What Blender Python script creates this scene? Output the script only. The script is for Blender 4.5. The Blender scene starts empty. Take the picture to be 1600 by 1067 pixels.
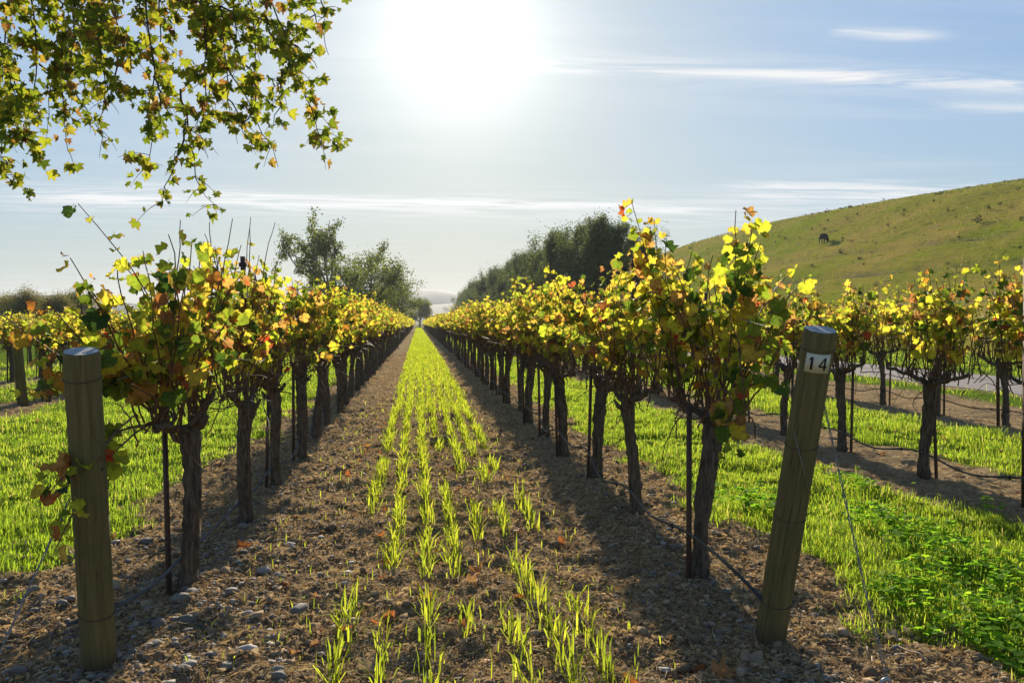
import bpy, bmesh, math, random
import numpy as np
from mathutils import Matrix, Vector, Quaternion

R = math.radians
scene = bpy.context.scene
col = scene.collection
EYE = 1.45
# ------------------------------------------------------------------ camera, sky, sun, exposure
YAW, PITCH, FPX = R(6.98), R(1.41), 1200.0
cam_data = bpy.data.cameras.new('camera')
cam_data.sensor_width = 36.0
cam_data.lens = 27.0
cam_data.clip_start = 0.05
cam_data.clip_end = 12000
cam = bpy.data.objects.new('camera', cam_data)
col.objects.link(cam)
cam.location = (0, 0, EYE)
cam.rotation_euler = (math.pi / 2 - PITCH, 0, -YAW)
scene.camera = cam

SUN_EL, SUN_AZ = R(20.6), R(3.2)
SUN_DIR = Vector((math.cos(SUN_EL) * math.sin(SUN_AZ), math.cos(SUN_EL) * math.cos(SUN_AZ), math.sin(SUN_EL)))
sd = bpy.data.lights.new('sun', 'SUN')
sd.energy = 5.0
sd.angle = R(0.55)
sd.color = (1.0, 0.90, 0.74)
sun = bpy.data.objects.new('sun', sd)
col.objects.link(sun)
sun.rotation_euler = (-SUN_DIR).to_track_quat('-Z', 'Y').to_euler()

vs = scene.view_settings
vs.view_transform = 'Standard'
vs.look = 'None'
vs.gamma = 1.0
vs.exposure = 0.95
vs.use_curve_mapping = False
scene.cycles.use_denoising = True
scene.cycles.max_bounces = 6
scene.cycles.diffuse_bounces = 3
scene.cycles.transmission_bounces = 4
scene.cycles.transparent_max_bounces = 4
scene.cycles.volume_bounces = 0
scene.cycles.sample_clamp_indirect = 6


class NT:
    """small helper for writing node trees"""
    def __init__(self, tree):
        self.t = tree

    def n(self, kind, **props):
        nd = self.t.nodes.new(kind)
        for k, v in props.items():
            setattr(nd, k, v)
        return nd

    def put(self, sock, v):
        if v is None:
            return
        if isinstance(v, bpy.types.NodeSocket):
            self.t.links.new(v, sock)
        elif isinstance(v, (tuple, list)) and len(v) == 3 and sock.type == 'RGBA':
            sock.default_value = (*v, 1)
        else:
            sock.default_value = v

    def m(self, op, a, b=None, c=None, clamp=False):
        nd = self.n('ShaderNodeMath', operation=op, use_clamp=clamp)
        self.put(nd.inputs[0], a)
        self.put(nd.inputs[1], b)
        self.put(nd.inputs[2], c)
        return nd.outputs[0]

    def ss(self, x, a, b):
        nd = self.n('ShaderNodeMapRange', interpolation_type='SMOOTHSTEP')
        self.put(nd.inputs['Value'], x)
        nd.inputs['From Min'].default_value = a
        nd.inputs['From Max'].default_value = b
        return nd.outputs[0]

    def noise(self, vec, scale, detail=4, rough=0.55, dist=0.0, col=False):
        nd = self.n('ShaderNodeTexNoise')
        self.put(nd.inputs['Vector'], vec)
        nd.inputs['Scale'].default_value = scale
        nd.inputs['Detail'].default_value = detail
        nd.inputs['Roughness'].default_value = rough
        nd.inputs['Distortion'].default_value = dist
        return nd.outputs['Color' if col else 'Fac']

    def mix(self, f, a, b):
        nd = self.n('ShaderNodeMix', data_type='RGBA')
        self.put(nd.inputs['Factor'], f)
        self.put(nd.inputs['A'] if False else nd.inputs[6], a)
        self.put(nd.inputs[7], b)
        return nd.outputs[2]

    def ramp(self, f, stops, interp='LINEAR'):
        nd = self.n('ShaderNodeValToRGB')
        cr = nd.color_ramp
        cr.interpolation = interp
        while len(cr.elements) < len(stops):
            cr.elements.new(0.5)
        for e, (p, c) in zip(cr.elements, stops):
            e.position = p
            e.color = (*c, 1)
        self.put(nd.inputs[0], f)
        return nd.outputs[0]

    def mapping(self, vec, scale=(1, 1, 1), loc=(0, 0, 0), rot=(0, 0, 0)):
        nd = self.n('ShaderNodeMapping')
        self.put(nd.inputs['Vector'], vec)
        nd.inputs['Scale'].default_value = scale
        nd.inputs['Location'].default_value = loc
        nd.inputs['Rotation'].default_value = rot
        return nd.outputs[0]

    def attr(self, name):
        return self.n('ShaderNodeAttribute', attribute_name=name).outputs['Fac']

    def bump(self, h, strength=0.5, dist=0.01):
        nd = self.n('ShaderNodeBump')
        nd.inputs['Strength'].default_value = strength
        nd.inputs['Distance'].default_value = dist
        self.put(nd.inputs['Height'], h)
        return nd.outputs[0]


# sky: Nishita + thin-cloud aureole round the sun + cirrus streaks at cloud height
world = bpy.data.worlds.new('World')
scene.world = world
world.use_nodes = True
wt = world.node_tree
wt.nodes.clear()
W = NT(wt)
sky = W.n('ShaderNodeTexSky', sky_type='NISHITA', sun_disc=False)
sky.sun_elevation = SUN_EL
sky.sun_rotation = SUN_AZ
sky.air_density = 1.0
sky.dust_density = 0.8
sky.ozone_density = 1.6
tc = W.n('ShaderNodeTexCoord').outputs['Generated']
sp = W.n('ShaderNodeSeparateXYZ')
W.put(sp.inputs[0], tc)
zc = W.m('MAXIMUM', sp.outputs[2], 0.02)
px_ = W.m('DIVIDE', sp.outputs[0], zc)
py_ = W.m('DIVIDE', sp.outputs[1], zc)
dot = W.n('ShaderNodeVectorMath', operation='DOT_PRODUCT')
W.put(dot.inputs[0], tc)
dot.inputs[1].default_value = SUN_DIR
ang = W.m('ARCCOSINE', W.m('MINIMUM', dot.outputs['Value'], 0.99999))
core = W.m('MULTIPLY', W.m('EXPONENT', W.m('MULTIPLY', W.m('POWER', W.m('DIVIDE', ang, 0.042), 2), -1)), 9.0)
halo = W.m('MULTIPLY', W.m('EXPONENT', W.m('DIVIDE', ang, -0.12)), 0.9)
skirt = W.m('MULTIPLY', W.m('EXPONENT', W.m('MULTIPLY', W.m('POWER', W.m('DIVIDE', ang, 0.115), 2), -1)), 2.1)
glow = W.m('ADD', W.m('ADD', core, skirt), halo)
cp = W.n('ShaderNodeCombineXYZ')
W.put(cp.inputs[0], px_)
W.put(cp.inputs[1], py_)
wisp = W.noise(W.mapping(cp.outputs[0], (0.8, 3.4, 1), (0, 0, 0), (0, 0, 0.10)), 1.0, 8, 0.62, 1.4)
wisp2 = W.noise(W.mapping(cp.outputs[0], (0.35, 1.6, 1), (4, 2, 0), (0, 0, 0.12)), 1.0, 5, 0.6, 0.4)
total = None
for (c, w, x0, x1, f0, f1, amp) in [(2.97, 0.075, 0.12, 3.6, 0.4, 0.9, 1.2), (2.95, 0.30, -1.0, 4.2, 1.0, 1.2, 0.28),
                                    (2.53, 0.06, 1.38, 1.92, 0.1, 0.25, 0.8), (6.55, 0.36, -3.4, 3.2, 1.0, 1.6, 1.0),
                                    (6.9, 0.9, -5, 7, 2.0, 2.0, 0.4), (5.6, 0.45, 2.0, 6.0, 0.7, 1.0, 0.9),
                                    (3.3, 0.08, 2.2, 4.5, 0.4, 0.5, 0.5)]:
    shift = W.m('ADD', py_, W.m('MULTIPLY', W.m('SUBTRACT', wisp2, 0.5), w * 2.5))
    g = W.m('EXPONENT', W.m('MULTIPLY', W.m('POWER', W.m('DIVIDE', W.m('SUBTRACT', shift, c), w), 2), -1))
    g = W.m('MULTIPLY', g, W.m('MULTIPLY', W.ss(px_, x0, x0 + f0), W.ss(px_, x1, x1 - f1)))
    g = W.m('MULTIPLY', g, W.m('MULTIPLY', W.ss(wisp, 0.34, 0.66), amp))
    total = g if total is None else W.m('ADD', total, g)
gen = W.m('MULTIPLY', W.ss(wisp2, 0.42, 0.85), 0.22)
total = W.m('MINIMUM', W.m('ADD', total, gen), 1.0)
total = W.m('MULTIPLY', total, W.ss(sp.outputs[2], 0.0, 0.06))
hz_veil = W.m('MULTIPLY', W.m('EXPONENT', W.m('MULTIPLY', W.m('MAXIMUM', sp.outputs[2], 0.0), -7.0)), 0.75)
skyc = W.n('ShaderNodeVectorMath', operation='MULTIPLY')
W.put(skyc.inputs[0], sky.outputs[0])
skyc.inputs[1].default_value = (0.785, 0.965, 1.11)
lum = W.n('ShaderNodeVectorMath', operation='DOT_PRODUCT')
W.put(lum.inputs[0], skyc.outputs[0])
lum.inputs[1].default_value = (0.3, 0.5, 0.2)
soft = W.n('ShaderNodeVectorMath', operation='SCALE')
W.put(soft.inputs[0], skyc.outputs[0])
W.put(soft.inputs['Scale'], W.m('DIVIDE', 1.33, W.m('ADD', 1.0, W.m('DIVIDE', lum.outputs['Value'], 3.4))))
veiled = W.mix(hz_veil, soft.outputs[0], (2.3, 2.5, 2.7))
clouded = W.mix(total, veiled, (4.7, 4.75, 4.8))
gc = W.n('ShaderNodeVectorMath', operation='SCALE')
gc.inputs[0].default_value = (1.0, 0.985, 0.95)
W.put(gc.inputs['Scale'], glow)
addv = W.n('ShaderNodeVectorMath', operation='ADD')
W.put(addv.inputs[0], clouded)
W.put(addv.inputs[1], gc.outputs[0])
bg = W.n('ShaderNodeBackground')
bg.inputs['Strength'].default_value = 0.097
W.put(bg.inputs['Color'], addv.outputs[0])
out = W.n('ShaderNodeOutputWorld')
wt.links.new(bg.outputs[0], out.inputs['Surface'])

# ------------------------------------------------------------------ helpers
_T = ['', '', 'twenty', 'thirty', 'forty', 'fifty']
NUM = ['first', 'second', 'third', 'fourth', 'fifth', 'sixth', 'seventh', 'eighth', 'ninth', 'tenth', 'eleventh', 'twelfth',
       'thirteenth', 'fourteenth', 'fifteenth', 'sixteenth', 'seventeenth', 'eighteenth', 'nineteenth', 'twentieth']
NUM += [f'{_T[t]}-{NUM[k]}' if k >= 0 else {3: 'thirtieth', 4: 'fortieth', 5: 'fiftieth'}[t] for t in (2, 3, 4, 5) for k in range(-1 if t > 2 else 0, 9)]
rng = np.random.default_rng(14)

_fw = np.array([math.sin(YAW) * math.cos(PITCH), math.cos(YAW) * math.cos(PITCH), -math.sin(PITCH)])
_rt = np.array([math.cos(YAW), -math.sin(YAW), 0.0])
_up = np.cross(_rt, _fw)


def at(u, v, d):
    """photo pixel and depth -> point of the place"""
    return np.array([0, 0, EYE]) + d * (_fw + _rt * (u - 800) / FPX + _up * (533.5 - v) / FPX)


def tag(o, label=None, cat=None, group=None, kind=None):
    for k, v in (('label', label), ('category', cat), ('group', group), ('kind', kind)):
        if v:
            o[k] = v
    return o


def empty(name, loc=(0, 0, 0), rz=0.0):
    o = bpy.data.objects.new(name, None)
    o.empty_display_size = 0.1
    o.location = loc
    o.rotation_euler = (0, 0, rz)
    col.objects.link(o)
    return o


def link(name, me, parent=None, loc=None, matrix=None):
    o = bpy.data.objects.new(name, me)
    col.objects.link(o)
    if parent is not None:
        o.parent = parent
    if matrix is not None:
        o.matrix_basis = matrix
    elif loc is not None:
        o.location = loc
    return o


class MB:
    """collects vertices and faces as arrays"""
    def __init__(self):
        self.v, self.t, self.q, self.a, self.b, self.n = [], [], [], [], [], 0

    def add(self, v, tris=None, quads=None, rnd=None, edge=None):
        v = np.asarray(v, dtype=np.float64).reshape(-1, 3)
        if tris is not None and len(tris):
            self.t.append(np.asarray(tris, dtype=np.int64) + self.n)
        if quads is not None and len(quads):
            self.q.append(np.asarray(quads, dtype=np.int64) + self.n)
        k = len(v)
        self.a.append(np.broadcast_to(0.0 if rnd is None else rnd, (k,)).astype(np.float32))
        self.b.append(np.broadcast_to(0.0 if edge is None else edge, (k,)).astype(np.float32))
        self.v.append(v)
        self.n += k

    def mesh(self, name, mat, smooth=False):
        me = bpy.data.meshes.new(name)
        v = np.concatenate(self.v)
        t = np.concatenate(self.t) if self.t else np.zeros((0, 3), np.int64)
        q = np.concatenate(self.q) if self.q else np.zeros((0, 4), np.int64)
        me.vertices.add(len(v))
        me.vertices.foreach_set('co', v.astype(np.float32).ravel())
        loops = np.concatenate([t.ravel(), q.ravel()]).astype(np.int32)
        me.loops.add(len(loops))
        me.loops.foreach_set('vertex_index', loops)
        nt, nq = len(t), len(q)
        me.polygons.add(nt + nq)
        ls = np.concatenate([np.arange(nt) * 3, nt * 3 + np.arange(nq) * 4]).astype(np.int32)
        me.polygons.foreach_set('loop_start', ls)
        if smooth:
            me.polygons.foreach_set('use_smooth', np.ones(nt + nq, dtype=bool))
        for nm, arr in (('rnd', self.a), ('edge', self.b)):
            at_ = me.attributes.new(nm, 'FLOAT', 'POINT')
            at_.data.foreach_set('value', np.concatenate(arr))
        me.update(calc_edges=True)
        me.validate()
        for m_ in (mat if isinstance(mat, (list, tuple)) else [mat]):
            me.materials.append(m_)
        return me

    def tube(self, pts, rad, ns=6, rnd=0.0, cap=True, rough=None):
        pts = np.asarray(pts, float)
        n = len(pts)
        rad = np.broadcast_to(rad, (n,)).astype(float)
        tan = np.gradient(pts, axis=0)
        tan /= np.linalg.norm(tan, axis=1)[:, None] + 1e-9
        ref = np.array([0.13, 0.97, 0.2]) if abs(tan[0][1]) < 0.8 else np.array([0.97, 0.1, 0.2])
        a = ref - tan * (tan @ ref)[:, None]
        a /= np.linalg.norm(a, axis=1)[:, None] + 1e-9
        b = np.cross(tan, a)
        th = np.arange(ns) * 2 * math.pi / ns
        rr = rad[:, None] * (np.ones((n, ns)) if rough is None else rough)
        v = pts[:, None, :] + rr[:, :, None] * (np.cos(th)[None, :, None] * a[:, None, :] + np.sin(th)[None, :, None] * b[:, None, :])
        v = v.reshape(-1, 3)
        i = np.arange(n - 1)[:, None] * ns
        j = np.arange(ns)[None, :]
        j2 = (j + 1) % ns
        q = np.stack([i + j, i + j2, i + ns + j2, i + ns + j], -1).reshape(-1, 4)
        t = []
        if cap:
            v = np.concatenate([v, pts[:1], pts[-1:]])
            k = n * ns
            for jj in range(ns):
                t.append((k, (jj + 1) % ns, jj))
                t.append((k + 1, (n - 1) * ns + jj, (n - 1) * ns + (jj + 1) % ns))
        self.add(v, t, q, rnd)

    def box(self, c, s, rot=None):
        c, s = np.asarray(c, float), np.asarray(s, float) / 2
        v = np.array([(x, y, z) for x in (-1, 1) for y in (-1, 1) for z in (-1, 1)], float) * s
        if rot is not None:
            v = v @ np.asarray(rot).T
        self.add(v + c, None, [(0, 1, 3, 2), (4, 6, 7, 5), (0, 4, 5, 1), (2, 3, 7, 6), (0, 2, 6, 4), (1, 5, 7, 3)])


_tab = np.random.default_rng(5).random((256, 256))


def vnoise(x, y, s):
    """smooth value noise with cells of size s"""
    x, y = np.asarray(x, float) / s, np.asarray(y, float) / s
    xi, yi = np.floor(x).astype(np.int64), np.floor(y).astype(np.int64)
    fx, fy = x - xi, y - yi
    fx, fy = fx * fx * (3 - 2 * fx), fy * fy * (3 - 2 * fy)
    g = lambda i, j: _tab[i & 255, j & 255]
    return ((g(xi, yi) * (1 - fx) + g(xi + 1, yi) * fx) * (1 - fy) + (g(xi, yi + 1) * (1 - fx) + g(xi + 1, yi + 1) * fx) * fy) - 0.5


def sst(a, b, x):
    t = np.clip((np.asarray(x, float) - a) / (b - a), 0, 1)
    return t * t * (3 - 2 * t)


# vine rows: x, first vine y, last individual y
ROW_R, ROW_L = 1.59, -1.24
ROW_R2, ROW_R3 = 4.66, 8.0
ROW_B, ROW_C, ROW_D = -6.7, -9.6, -12.5


def gz(x, y):
    """height of the ground"""
    x, y = np.asarray(x, float), np.asarray(y, float)
    d = np.hypot(x, y)
    near = np.clip(1.6 - d / 18, 0, 1)
    z = 0.05 * vnoise(x, y, 1.3) + near * (0.055 * vnoise(x + 7, y, 0.33) + 0.050 * vnoise(x, y + 3, 0.13) + 0.022 * vnoise(x + 1, y + 9, 0.055))
    for r in (ROW_R, ROW_L, ROW_R2, ROW_R3, ROW_B, ROW_C):
        z = z + 0.02 * np.exp(-((x - r) / 0.34) ** 2)
    z = z - 0.03 * np.exp(-((x - 1.0) / 0.25) ** 2) * near
    z = z * (1 - sst(11.5, 12.0, x) * (1 - sst(15.4, 16.0, x)))
    return z * np.clip(1.4 - d / 900, 0, 1)


def hill_z(x, y):
    return sst(18, 68, x) * 34.52 * np.exp(-((x - 174.6) ** 2 / (2 * 109.2 ** 2) + (y - 167.0) ** 2 / (2 * 134.9 ** 2)))


# ------------------------------------------------------------------ materials
def new_mat(name):
    m = bpy.data.materials.new(name)
    m.use_nodes = True
    m.node_tree.nodes.clear()
    return m, NT(m.node_tree)


def finish(N, shader):
    o = N.n('ShaderNodeOutputMaterial')
    N.t.links.new(shader, o.inputs['Surface'])


def principled(N, color, rough=0.8, spec=0.3, normal=None, metal=0.0):
    p = N.n('ShaderNodeBsdfPrincipled')
    N.put(p.inputs['Base Color'], color)
    N.put(p.inputs['Roughness'], rough)
    N.put(p.inputs['Specular IOR Level'], spec)
    N.put(p.inputs['Metallic'], metal)
    if normal is not None:
        N.put(p.inputs['Normal'], normal)
    return p.outputs[0]


def leaf_shader(N, color, trans=0.5, rough=0.65, spec=0.14, tint=(1.0, 1.0, 0.65), gain=1.25):
    p = principled(N, color, rough, spec)
    tr = N.n('ShaderNodeBsdfTranslucent')
    mu = N.n('ShaderNodeVectorMath', operation='MULTIPLY')
    N.put(mu.inputs[0], color)
    mu.inputs[1].default_value = tuple(gain * c for c in tint)
    N.put(tr.inputs['Color'], mu.outputs[0])
    mx = N.n('ShaderNodeMixShader')
    mx.inputs[0].default_value = trans
    N.t.links.new(p, mx.inputs[1])
    N.t.links.new(tr.outputs[0], mx.inputs[2])
    return mx.outputs[0]


def rnd_value(N):
    return N.m('FRACT', N.m('ADD', N.attr('rnd'), N.n('ShaderNodeObjectInfo').outputs['Random']))


def leaf_mat(name, stops, edge_col, edge_amt=0.8, trans=0.5, scale=30.0, gain=1.25):
    m, N = new_mat(name)
    r = rnd_value(N)
    oc = N.n('ShaderNodeTexCoord').outputs['Object']
    off = N.n('ShaderNodeVectorMath', operation='ADD')
    N.put(off.inputs[0], oc)
    cx = N.n('ShaderNodeCombineXYZ')
    N.put(cx.inputs[0], N.m('MULTIPLY', r, 37.0))
    N.put(off.inputs[1], cx.outputs[0])
    nz = N.noise(off.outputs[0], scale, 4, 0.6)
    base = N.ramp(N.m('ADD', r, N.m('MULTIPLY', N.m('SUBTRACT', nz, 0.5), 0.16)), stops)
    r2 = N.m('FRACT', N.m('MULTIPLY', r, 17.31))
    e = N.m('ADD', N.attr('edge'), N.m('MULTIPLY', N.m('SUBTRACT', nz, 0.5), 1.1))
    f = N.m('MULTIPLY', N.ss(e, 0.62, 1.05), N.m('MULTIPLY', r2, edge_amt))
    c = N.mix(f, base, edge_col)
    nz2 = N.noise(off.outputs[0], scale * 3.2, 3, 0.6)
    hv = N.n('ShaderNodeHueSaturation')
    N.put(hv.inputs['Value'], N.m('ADD', N.m('MULTIPLY', nz2, 1.1), 0.45))
    nz3 = N.noise(off.outputs[0], scale * 1.7, 5, 0.7)
    c = N.mix(N.m('MULTIPLY', N.ss(nz3, 0.52, 0.66), 0.55), c, (0.16, 0.19, 0.02))
    spot = N.noise(off.outputs[0], scale * 6, 2, 0.5)
    c = N.mix(N.m('MULTIPLY', N.ss(spot, 0.66, 0.72), 0.7), c, edge_col)
    N.put(hv.inputs['Color'], c)
    finish(N, leaf_shader(N, hv.outputs[0], trans, gain=gain))
    return m


VINE_STOPS = [(0.0, (0.07, 0.12, 0.02)), (0.18, (0.16, 0.22, 0.025)), (0.38, (0.33, 0.37, 0.035)), (0.58, (0.46, 0.44, 0.045)),
              (0.74, (0.54, 0.43, 0.055)), (0.85, (0.50, 0.33, 0.07)), (0.93, (0.36, 0.19, 0.08)), (0.98, (0.22, 0.10, 0.055)), (1.0, (0.40, 0.04, 0.02))]
M = {}
M['vine_leaf'] = leaf_mat('vine leaf', VINE_STOPS, (0.30, 0.13, 0.045), 0.9, 0.58, gain=1.75)
M['green_leaf'] = leaf_mat('green vine leaf', [(0.0, (0.03, 0.07, 0.02)), (0.6, (0.06, 0.12, 0.02)), (1.0, (0.20, 0.26, 0.03))], (0.30, 0.2, 0.03), 0.35, 0.45)
M['rust_leaf'] = leaf_mat('rusty vine leaf', [(0.0, (0.45, 0.30, 0.04)), (0.4, (0.48, 0.22, 0.04)), (1.0, (0.34, 0.11, 0.04))], (0.22, 0.07, 0.03), 0.9, 0.5)
M['plane_leaf'] = leaf_mat('plane tree leaf', [(0.0, (0.07, 0.11, 0.015)), (0.30, (0.15, 0.21, 0.02)), (0.68, (0.29, 0.35, 0.03)), (0.88, (0.42, 0.40, 0.04)),
                                               (0.94, (0.40, 0.24, 0.05)), (0.98, (0.28, 0.13, 0.05)), (1.0, (0.16, 0.07, 0.03))], (0.32, 0.12, 0.03), 0.8, 0.5, 22.0)
M['fallen_leaf'] = leaf_mat('fallen leaf', [(0.0, (0.26, 0.10, 0.05)), (0.25, (0.42, 0.13, 0.045)), (0.4, (0.30, 0.16, 0.095)), (0.8, (0.20, 0.11, 0.075)), (1.0, (0.42, 0.2, 0.08))],
                            (0.20, 0.08, 0.045), 0.8, 0.42, gain=1.2)
M['pale_leaf'] = leaf_mat('dry pale leaf', [(0.0, (0.34, 0.24, 0.16)), (1.0, (0.46, 0.36, 0.27))], (0.25, 0.15, 0.09), 0.6, 0.3)


def blade_mat(name, stops, trans=0.55, gain=1.3):
    m, N = new_mat(name)
    c = N.ramp(rnd_value(N), stops)
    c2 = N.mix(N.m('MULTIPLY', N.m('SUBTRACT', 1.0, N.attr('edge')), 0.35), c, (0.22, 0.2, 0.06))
    finish(N, leaf_shader(N, c2, trans, 0.7, 0.06, (1.0, 1.0, 0.6), gain))
    return m


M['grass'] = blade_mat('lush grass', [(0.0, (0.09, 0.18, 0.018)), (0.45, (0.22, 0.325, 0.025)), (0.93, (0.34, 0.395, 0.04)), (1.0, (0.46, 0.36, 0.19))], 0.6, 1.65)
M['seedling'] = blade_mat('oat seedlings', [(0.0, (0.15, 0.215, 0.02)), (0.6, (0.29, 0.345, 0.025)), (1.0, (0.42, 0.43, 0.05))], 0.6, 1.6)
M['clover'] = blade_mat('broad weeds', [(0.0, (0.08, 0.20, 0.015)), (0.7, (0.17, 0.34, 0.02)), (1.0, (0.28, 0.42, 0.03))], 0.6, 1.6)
M['hill_grass'] = blade_mat('hill grass', [(0.0, (0.11, 0.14, 0.03)), (0.6, (0.2, 0.2, 0.05)), (1.0, (0.3, 0.24, 0.1))], 0.4)


def tree_mat(name, stops, trans=0.35):
    m, N = new_mat(name)
    finish(N, leaf_shader(N, N.ramp(rnd_value(N), stops), trans, 0.8, 0.03, (1.0, 1.0, 0.7), 1.2))
    return m


M['oak_leaf'] = tree_mat('olive green tree leaves', [(0.0, (0.07, 0.09, 0.03)), (0.6, (0.14, 0.17, 0.04)), (1.0, (0.26, 0.25, 0.05))], 0.5)
M['gum_leaf'] = tree_mat('dark grey green leaves', [(0.0, (0.06, 0.085, 0.04)), (0.7, (0.11, 0.145, 0.055)), (1.0, (0.20, 0.22, 0.07))], 0.5)
M['willow_leaf'] = tree_mat('dull willow leaves', [(0.0, (0.11, 0.12, 0.045)), (0.6, (0.20, 0.19, 0.075)), (1.0, (0.30, 0.24, 0.12))], 0.45)
M['scrub_leaf'] = tree_mat('dark scrub', [(0.0, (0.03, 0.04, 0.02)), (1.0, (0.07, 0.08, 0.03))], 0.2)


def bark_mat(name, c0, c1, sc, rough_c=0.9, stretch=6.0, bump=0.9, dist=0.012):
    m, N = new_mat(name)
    oc = N.n('ShaderNodeTexCoord').outputs['Object']
    mp = N.mapping(oc, (stretch, stretch, 1.0))
    nz = N.noise(mp, sc, 6, 0.65, 0.8)
    n2 = N.noise(oc, sc * 0.6, 3)
    c = N.mix(N.ss(nz, 0.3, 0.7), c0, c1)
    c = N.mix(N.m('MULTIPLY', N.ss(n2, 0.5, 0.75), 0.5), c, tuple(0.5 * x for x in c0))
    finish(N, principled(N, c, rough_c, 0.2, N.bump(nz, bump, dist)))
    return m


M['bark'] = bark_mat('shaggy vine bark', (0.042, 0.031, 0.024), (0.175, 0.13, 0.088), 9.0)
M['cane'] = bark_mat('brown vine cane', (0.07, 0.035, 0.02), (0.20, 0.11, 0.06), 20.0, 0.6, 2.0, 0.3, 0.003)
M['tree_bark'] = bark_mat('grey tree bark', (0.05, 0.042, 0.033), (0.15, 0.13, 0.10), 3.0)
M['twig'] = bark_mat('dark twig', (0.045, 0.035, 0.028), (0.12, 0.09, 0.065), 12.0)

# treated wood of the end posts
m, N = new_mat('green treated pine')
oc = N.n('ShaderNodeTexCoord').outputs['Object']
grain = N.noise(N.mapping(oc, (16, 16, 0.9)), 3.0, 6, 0.65, 0.6)
fine = N.noise(N.mapping(oc, (70, 70, 2.5)), 2.0, 3, 0.6)
blot = N.noise(oc, 6.0, 4, 0.6)
c = N.ramp(grain, [(0.25, (0.07, 0.056, 0.023)), (0.5, (0.145, 0.115, 0.046)), (0.75, (0.22, 0.17, 0.07))])
c = N.mix(N.m('MULTIPLY', N.ss(blot, 0.45, 0.75), 0.55), c, (0.075, 0.10, 0.03))
c = N.mix(N.m('MULTIPLY', N.ss(fine, 0.58, 0.72), 0.35), c, (0.04, 0.033, 0.02))
crk = N.noise(N.mapping(oc, (30, 30, 0.5)), 1.0, 2, 0.5)
c = N.mix(N.m('MULTIPLY', N.ss(N.m('ABSOLUTE', N.m('SUBTRACT', crk, 0.5)), 0.010, 0.003), 0.55), c, (0.02, 0.016, 0.01))
sz = N.n('ShaderNodeSeparateXYZ')
N.put(sz.inputs[0], oc)
foot_mask = N.m('MULTIPLY', N.ss(N.m('ADD', sz.outputs[2], N.m('MULTIPLY', N.m('SUBTRACT', blot, 0.5), 0.15)), 0.14, 0.0), 0.7)  # post wood turns darker brown towards the foot
c = N.mix(foot_mask, c, (0.055, 0.043, 0.03))
finish(N, principled(N, c, 0.8, 0.25, N.bump(N.m('ADD', grain, N.m('MULTIPLY', fine, 0.4)), 0.5, 0.004)))
M['post_wood'] = m
m, N = new_mat('weathered end grain')
oc = N.n('ShaderNodeTexCoord').outputs['Object']
wv = N.n('ShaderNodeTexWave', wave_type='RINGS', rings_direction='Z')
N.put(wv.inputs['Vector'], oc)
wv.inputs['Scale'].default_value = 28
wv.inputs['Distortion'].default_value = 3
wv.inputs['Detail'].default_value = 3
nz = N.noise(oc, 60, 4, 0.7)
c = N.mix(wv.outputs['Fac'], (0.30, 0.30, 0.29), (0.42, 0.42, 0.41))
c = N.mix(N.ss(nz, 0.55, 0.68), c, (0.14, 0.13, 0.12))
finish(N, principled(N, c, 0.9, 0.2, N.bump(nz, 0.5, 0.003)))
M['post_top'] = m


def simple(name, colr, rough=0.6, spec=0.4, metal=0.0, vary=0.25, sc=40.0, bump=0.0):
    m, N = new_mat(name)
    oc = N.n('ShaderNodeTexCoord').outputs['Object']
    nz = N.noise(oc, sc, 4, 0.6)
    c = N.mix(nz, tuple(x * (1 - vary) for x in colr), tuple(min(1, x * (1 + vary)) for x in colr))
    finish(N, principled(N, c, rough, spec, N.bump(nz, bump, 0.004) if bump else None, metal))
    return m


M['wire'] = simple('galvanised wire', (0.22, 0.22, 0.22), 0.6, 0.3, 0.4)
M['rusty'] = simple('rusty steel', (0.10, 0.06, 0.045), 0.75, 0.3, 0.3, 0.4, 60)
M['hose'] = simple('black polythene hose', (0.03, 0.031, 0.034), 0.55, 0.3, 0, 0.3, 25)
M['hose_grey'] = simple('grey dusty hose', (0.085, 0.088, 0.095), 0.75, 0.15, 0, 0.3, 25)
M['plate'] = simple('cream number plate', (0.58, 0.54, 0.40), 0.45, 0.4, 0, 0.12, 60)
M['digit'] = simple('black figures', (0.015, 0.015, 0.015), 0.5, 0.4)
M['stone'] = simple('grey river stone', (0.16, 0.135, 0.112), 0.8, 0.3, 0, 0.35, 30, 0.5)
M['steel_eye'] = simple('galvanised anchor', (0.32, 0.34, 0.36), 0.45, 0.5, 0.6, 0.3, 80)
M['cow'] = simple('black cow hide', (0.012, 0.011, 0.010), 0.7, 0.3)
M['barn_wall'] = simple('pale barn wall', (0.42, 0.45, 0.50), 0.8, 0.3, 0, 0.1, 2)
M['barn_roof'] = simple('grey barn roof', (0.16, 0.16, 0.16), 0.7, 0.3, 0, 0.15, 2)
M['opening_shade'] = simple('barn opening shade', (0.04, 0.04, 0.045), 0.8, 0.3, 0, 0.15, 2)  # shade inside the barn openings, put into the colour of solid panels
M['mountain'] = simple('wooded mountain', (0.06, 0.07, 0.05), 0.9, 0.1, 0, 0.4, 0.01)


def bits_mat(name, stops, rough=0.85, spec=0.2, trans=0.0, bump=0.0):
    m, N = new_mat(name)
    c = N.ramp(rnd_value(N), stops)
    nz = N.noise(N.n('ShaderNodeTexCoord').outputs['Object'], 90, 3, 0.6)
    c = N.mix(N.m('MULTIPLY', nz, 0.3), c, (0.08, 0.06, 0.04))
    if trans:
        finish(N, leaf_shader(N, c, trans, rough, spec, (1, 0.9, 0.7), 1.0))
    else:
        finish(N, principled(N, c, rough, spec, N.bump(nz, bump, 0.006) if bump else None))
    return m


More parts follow.
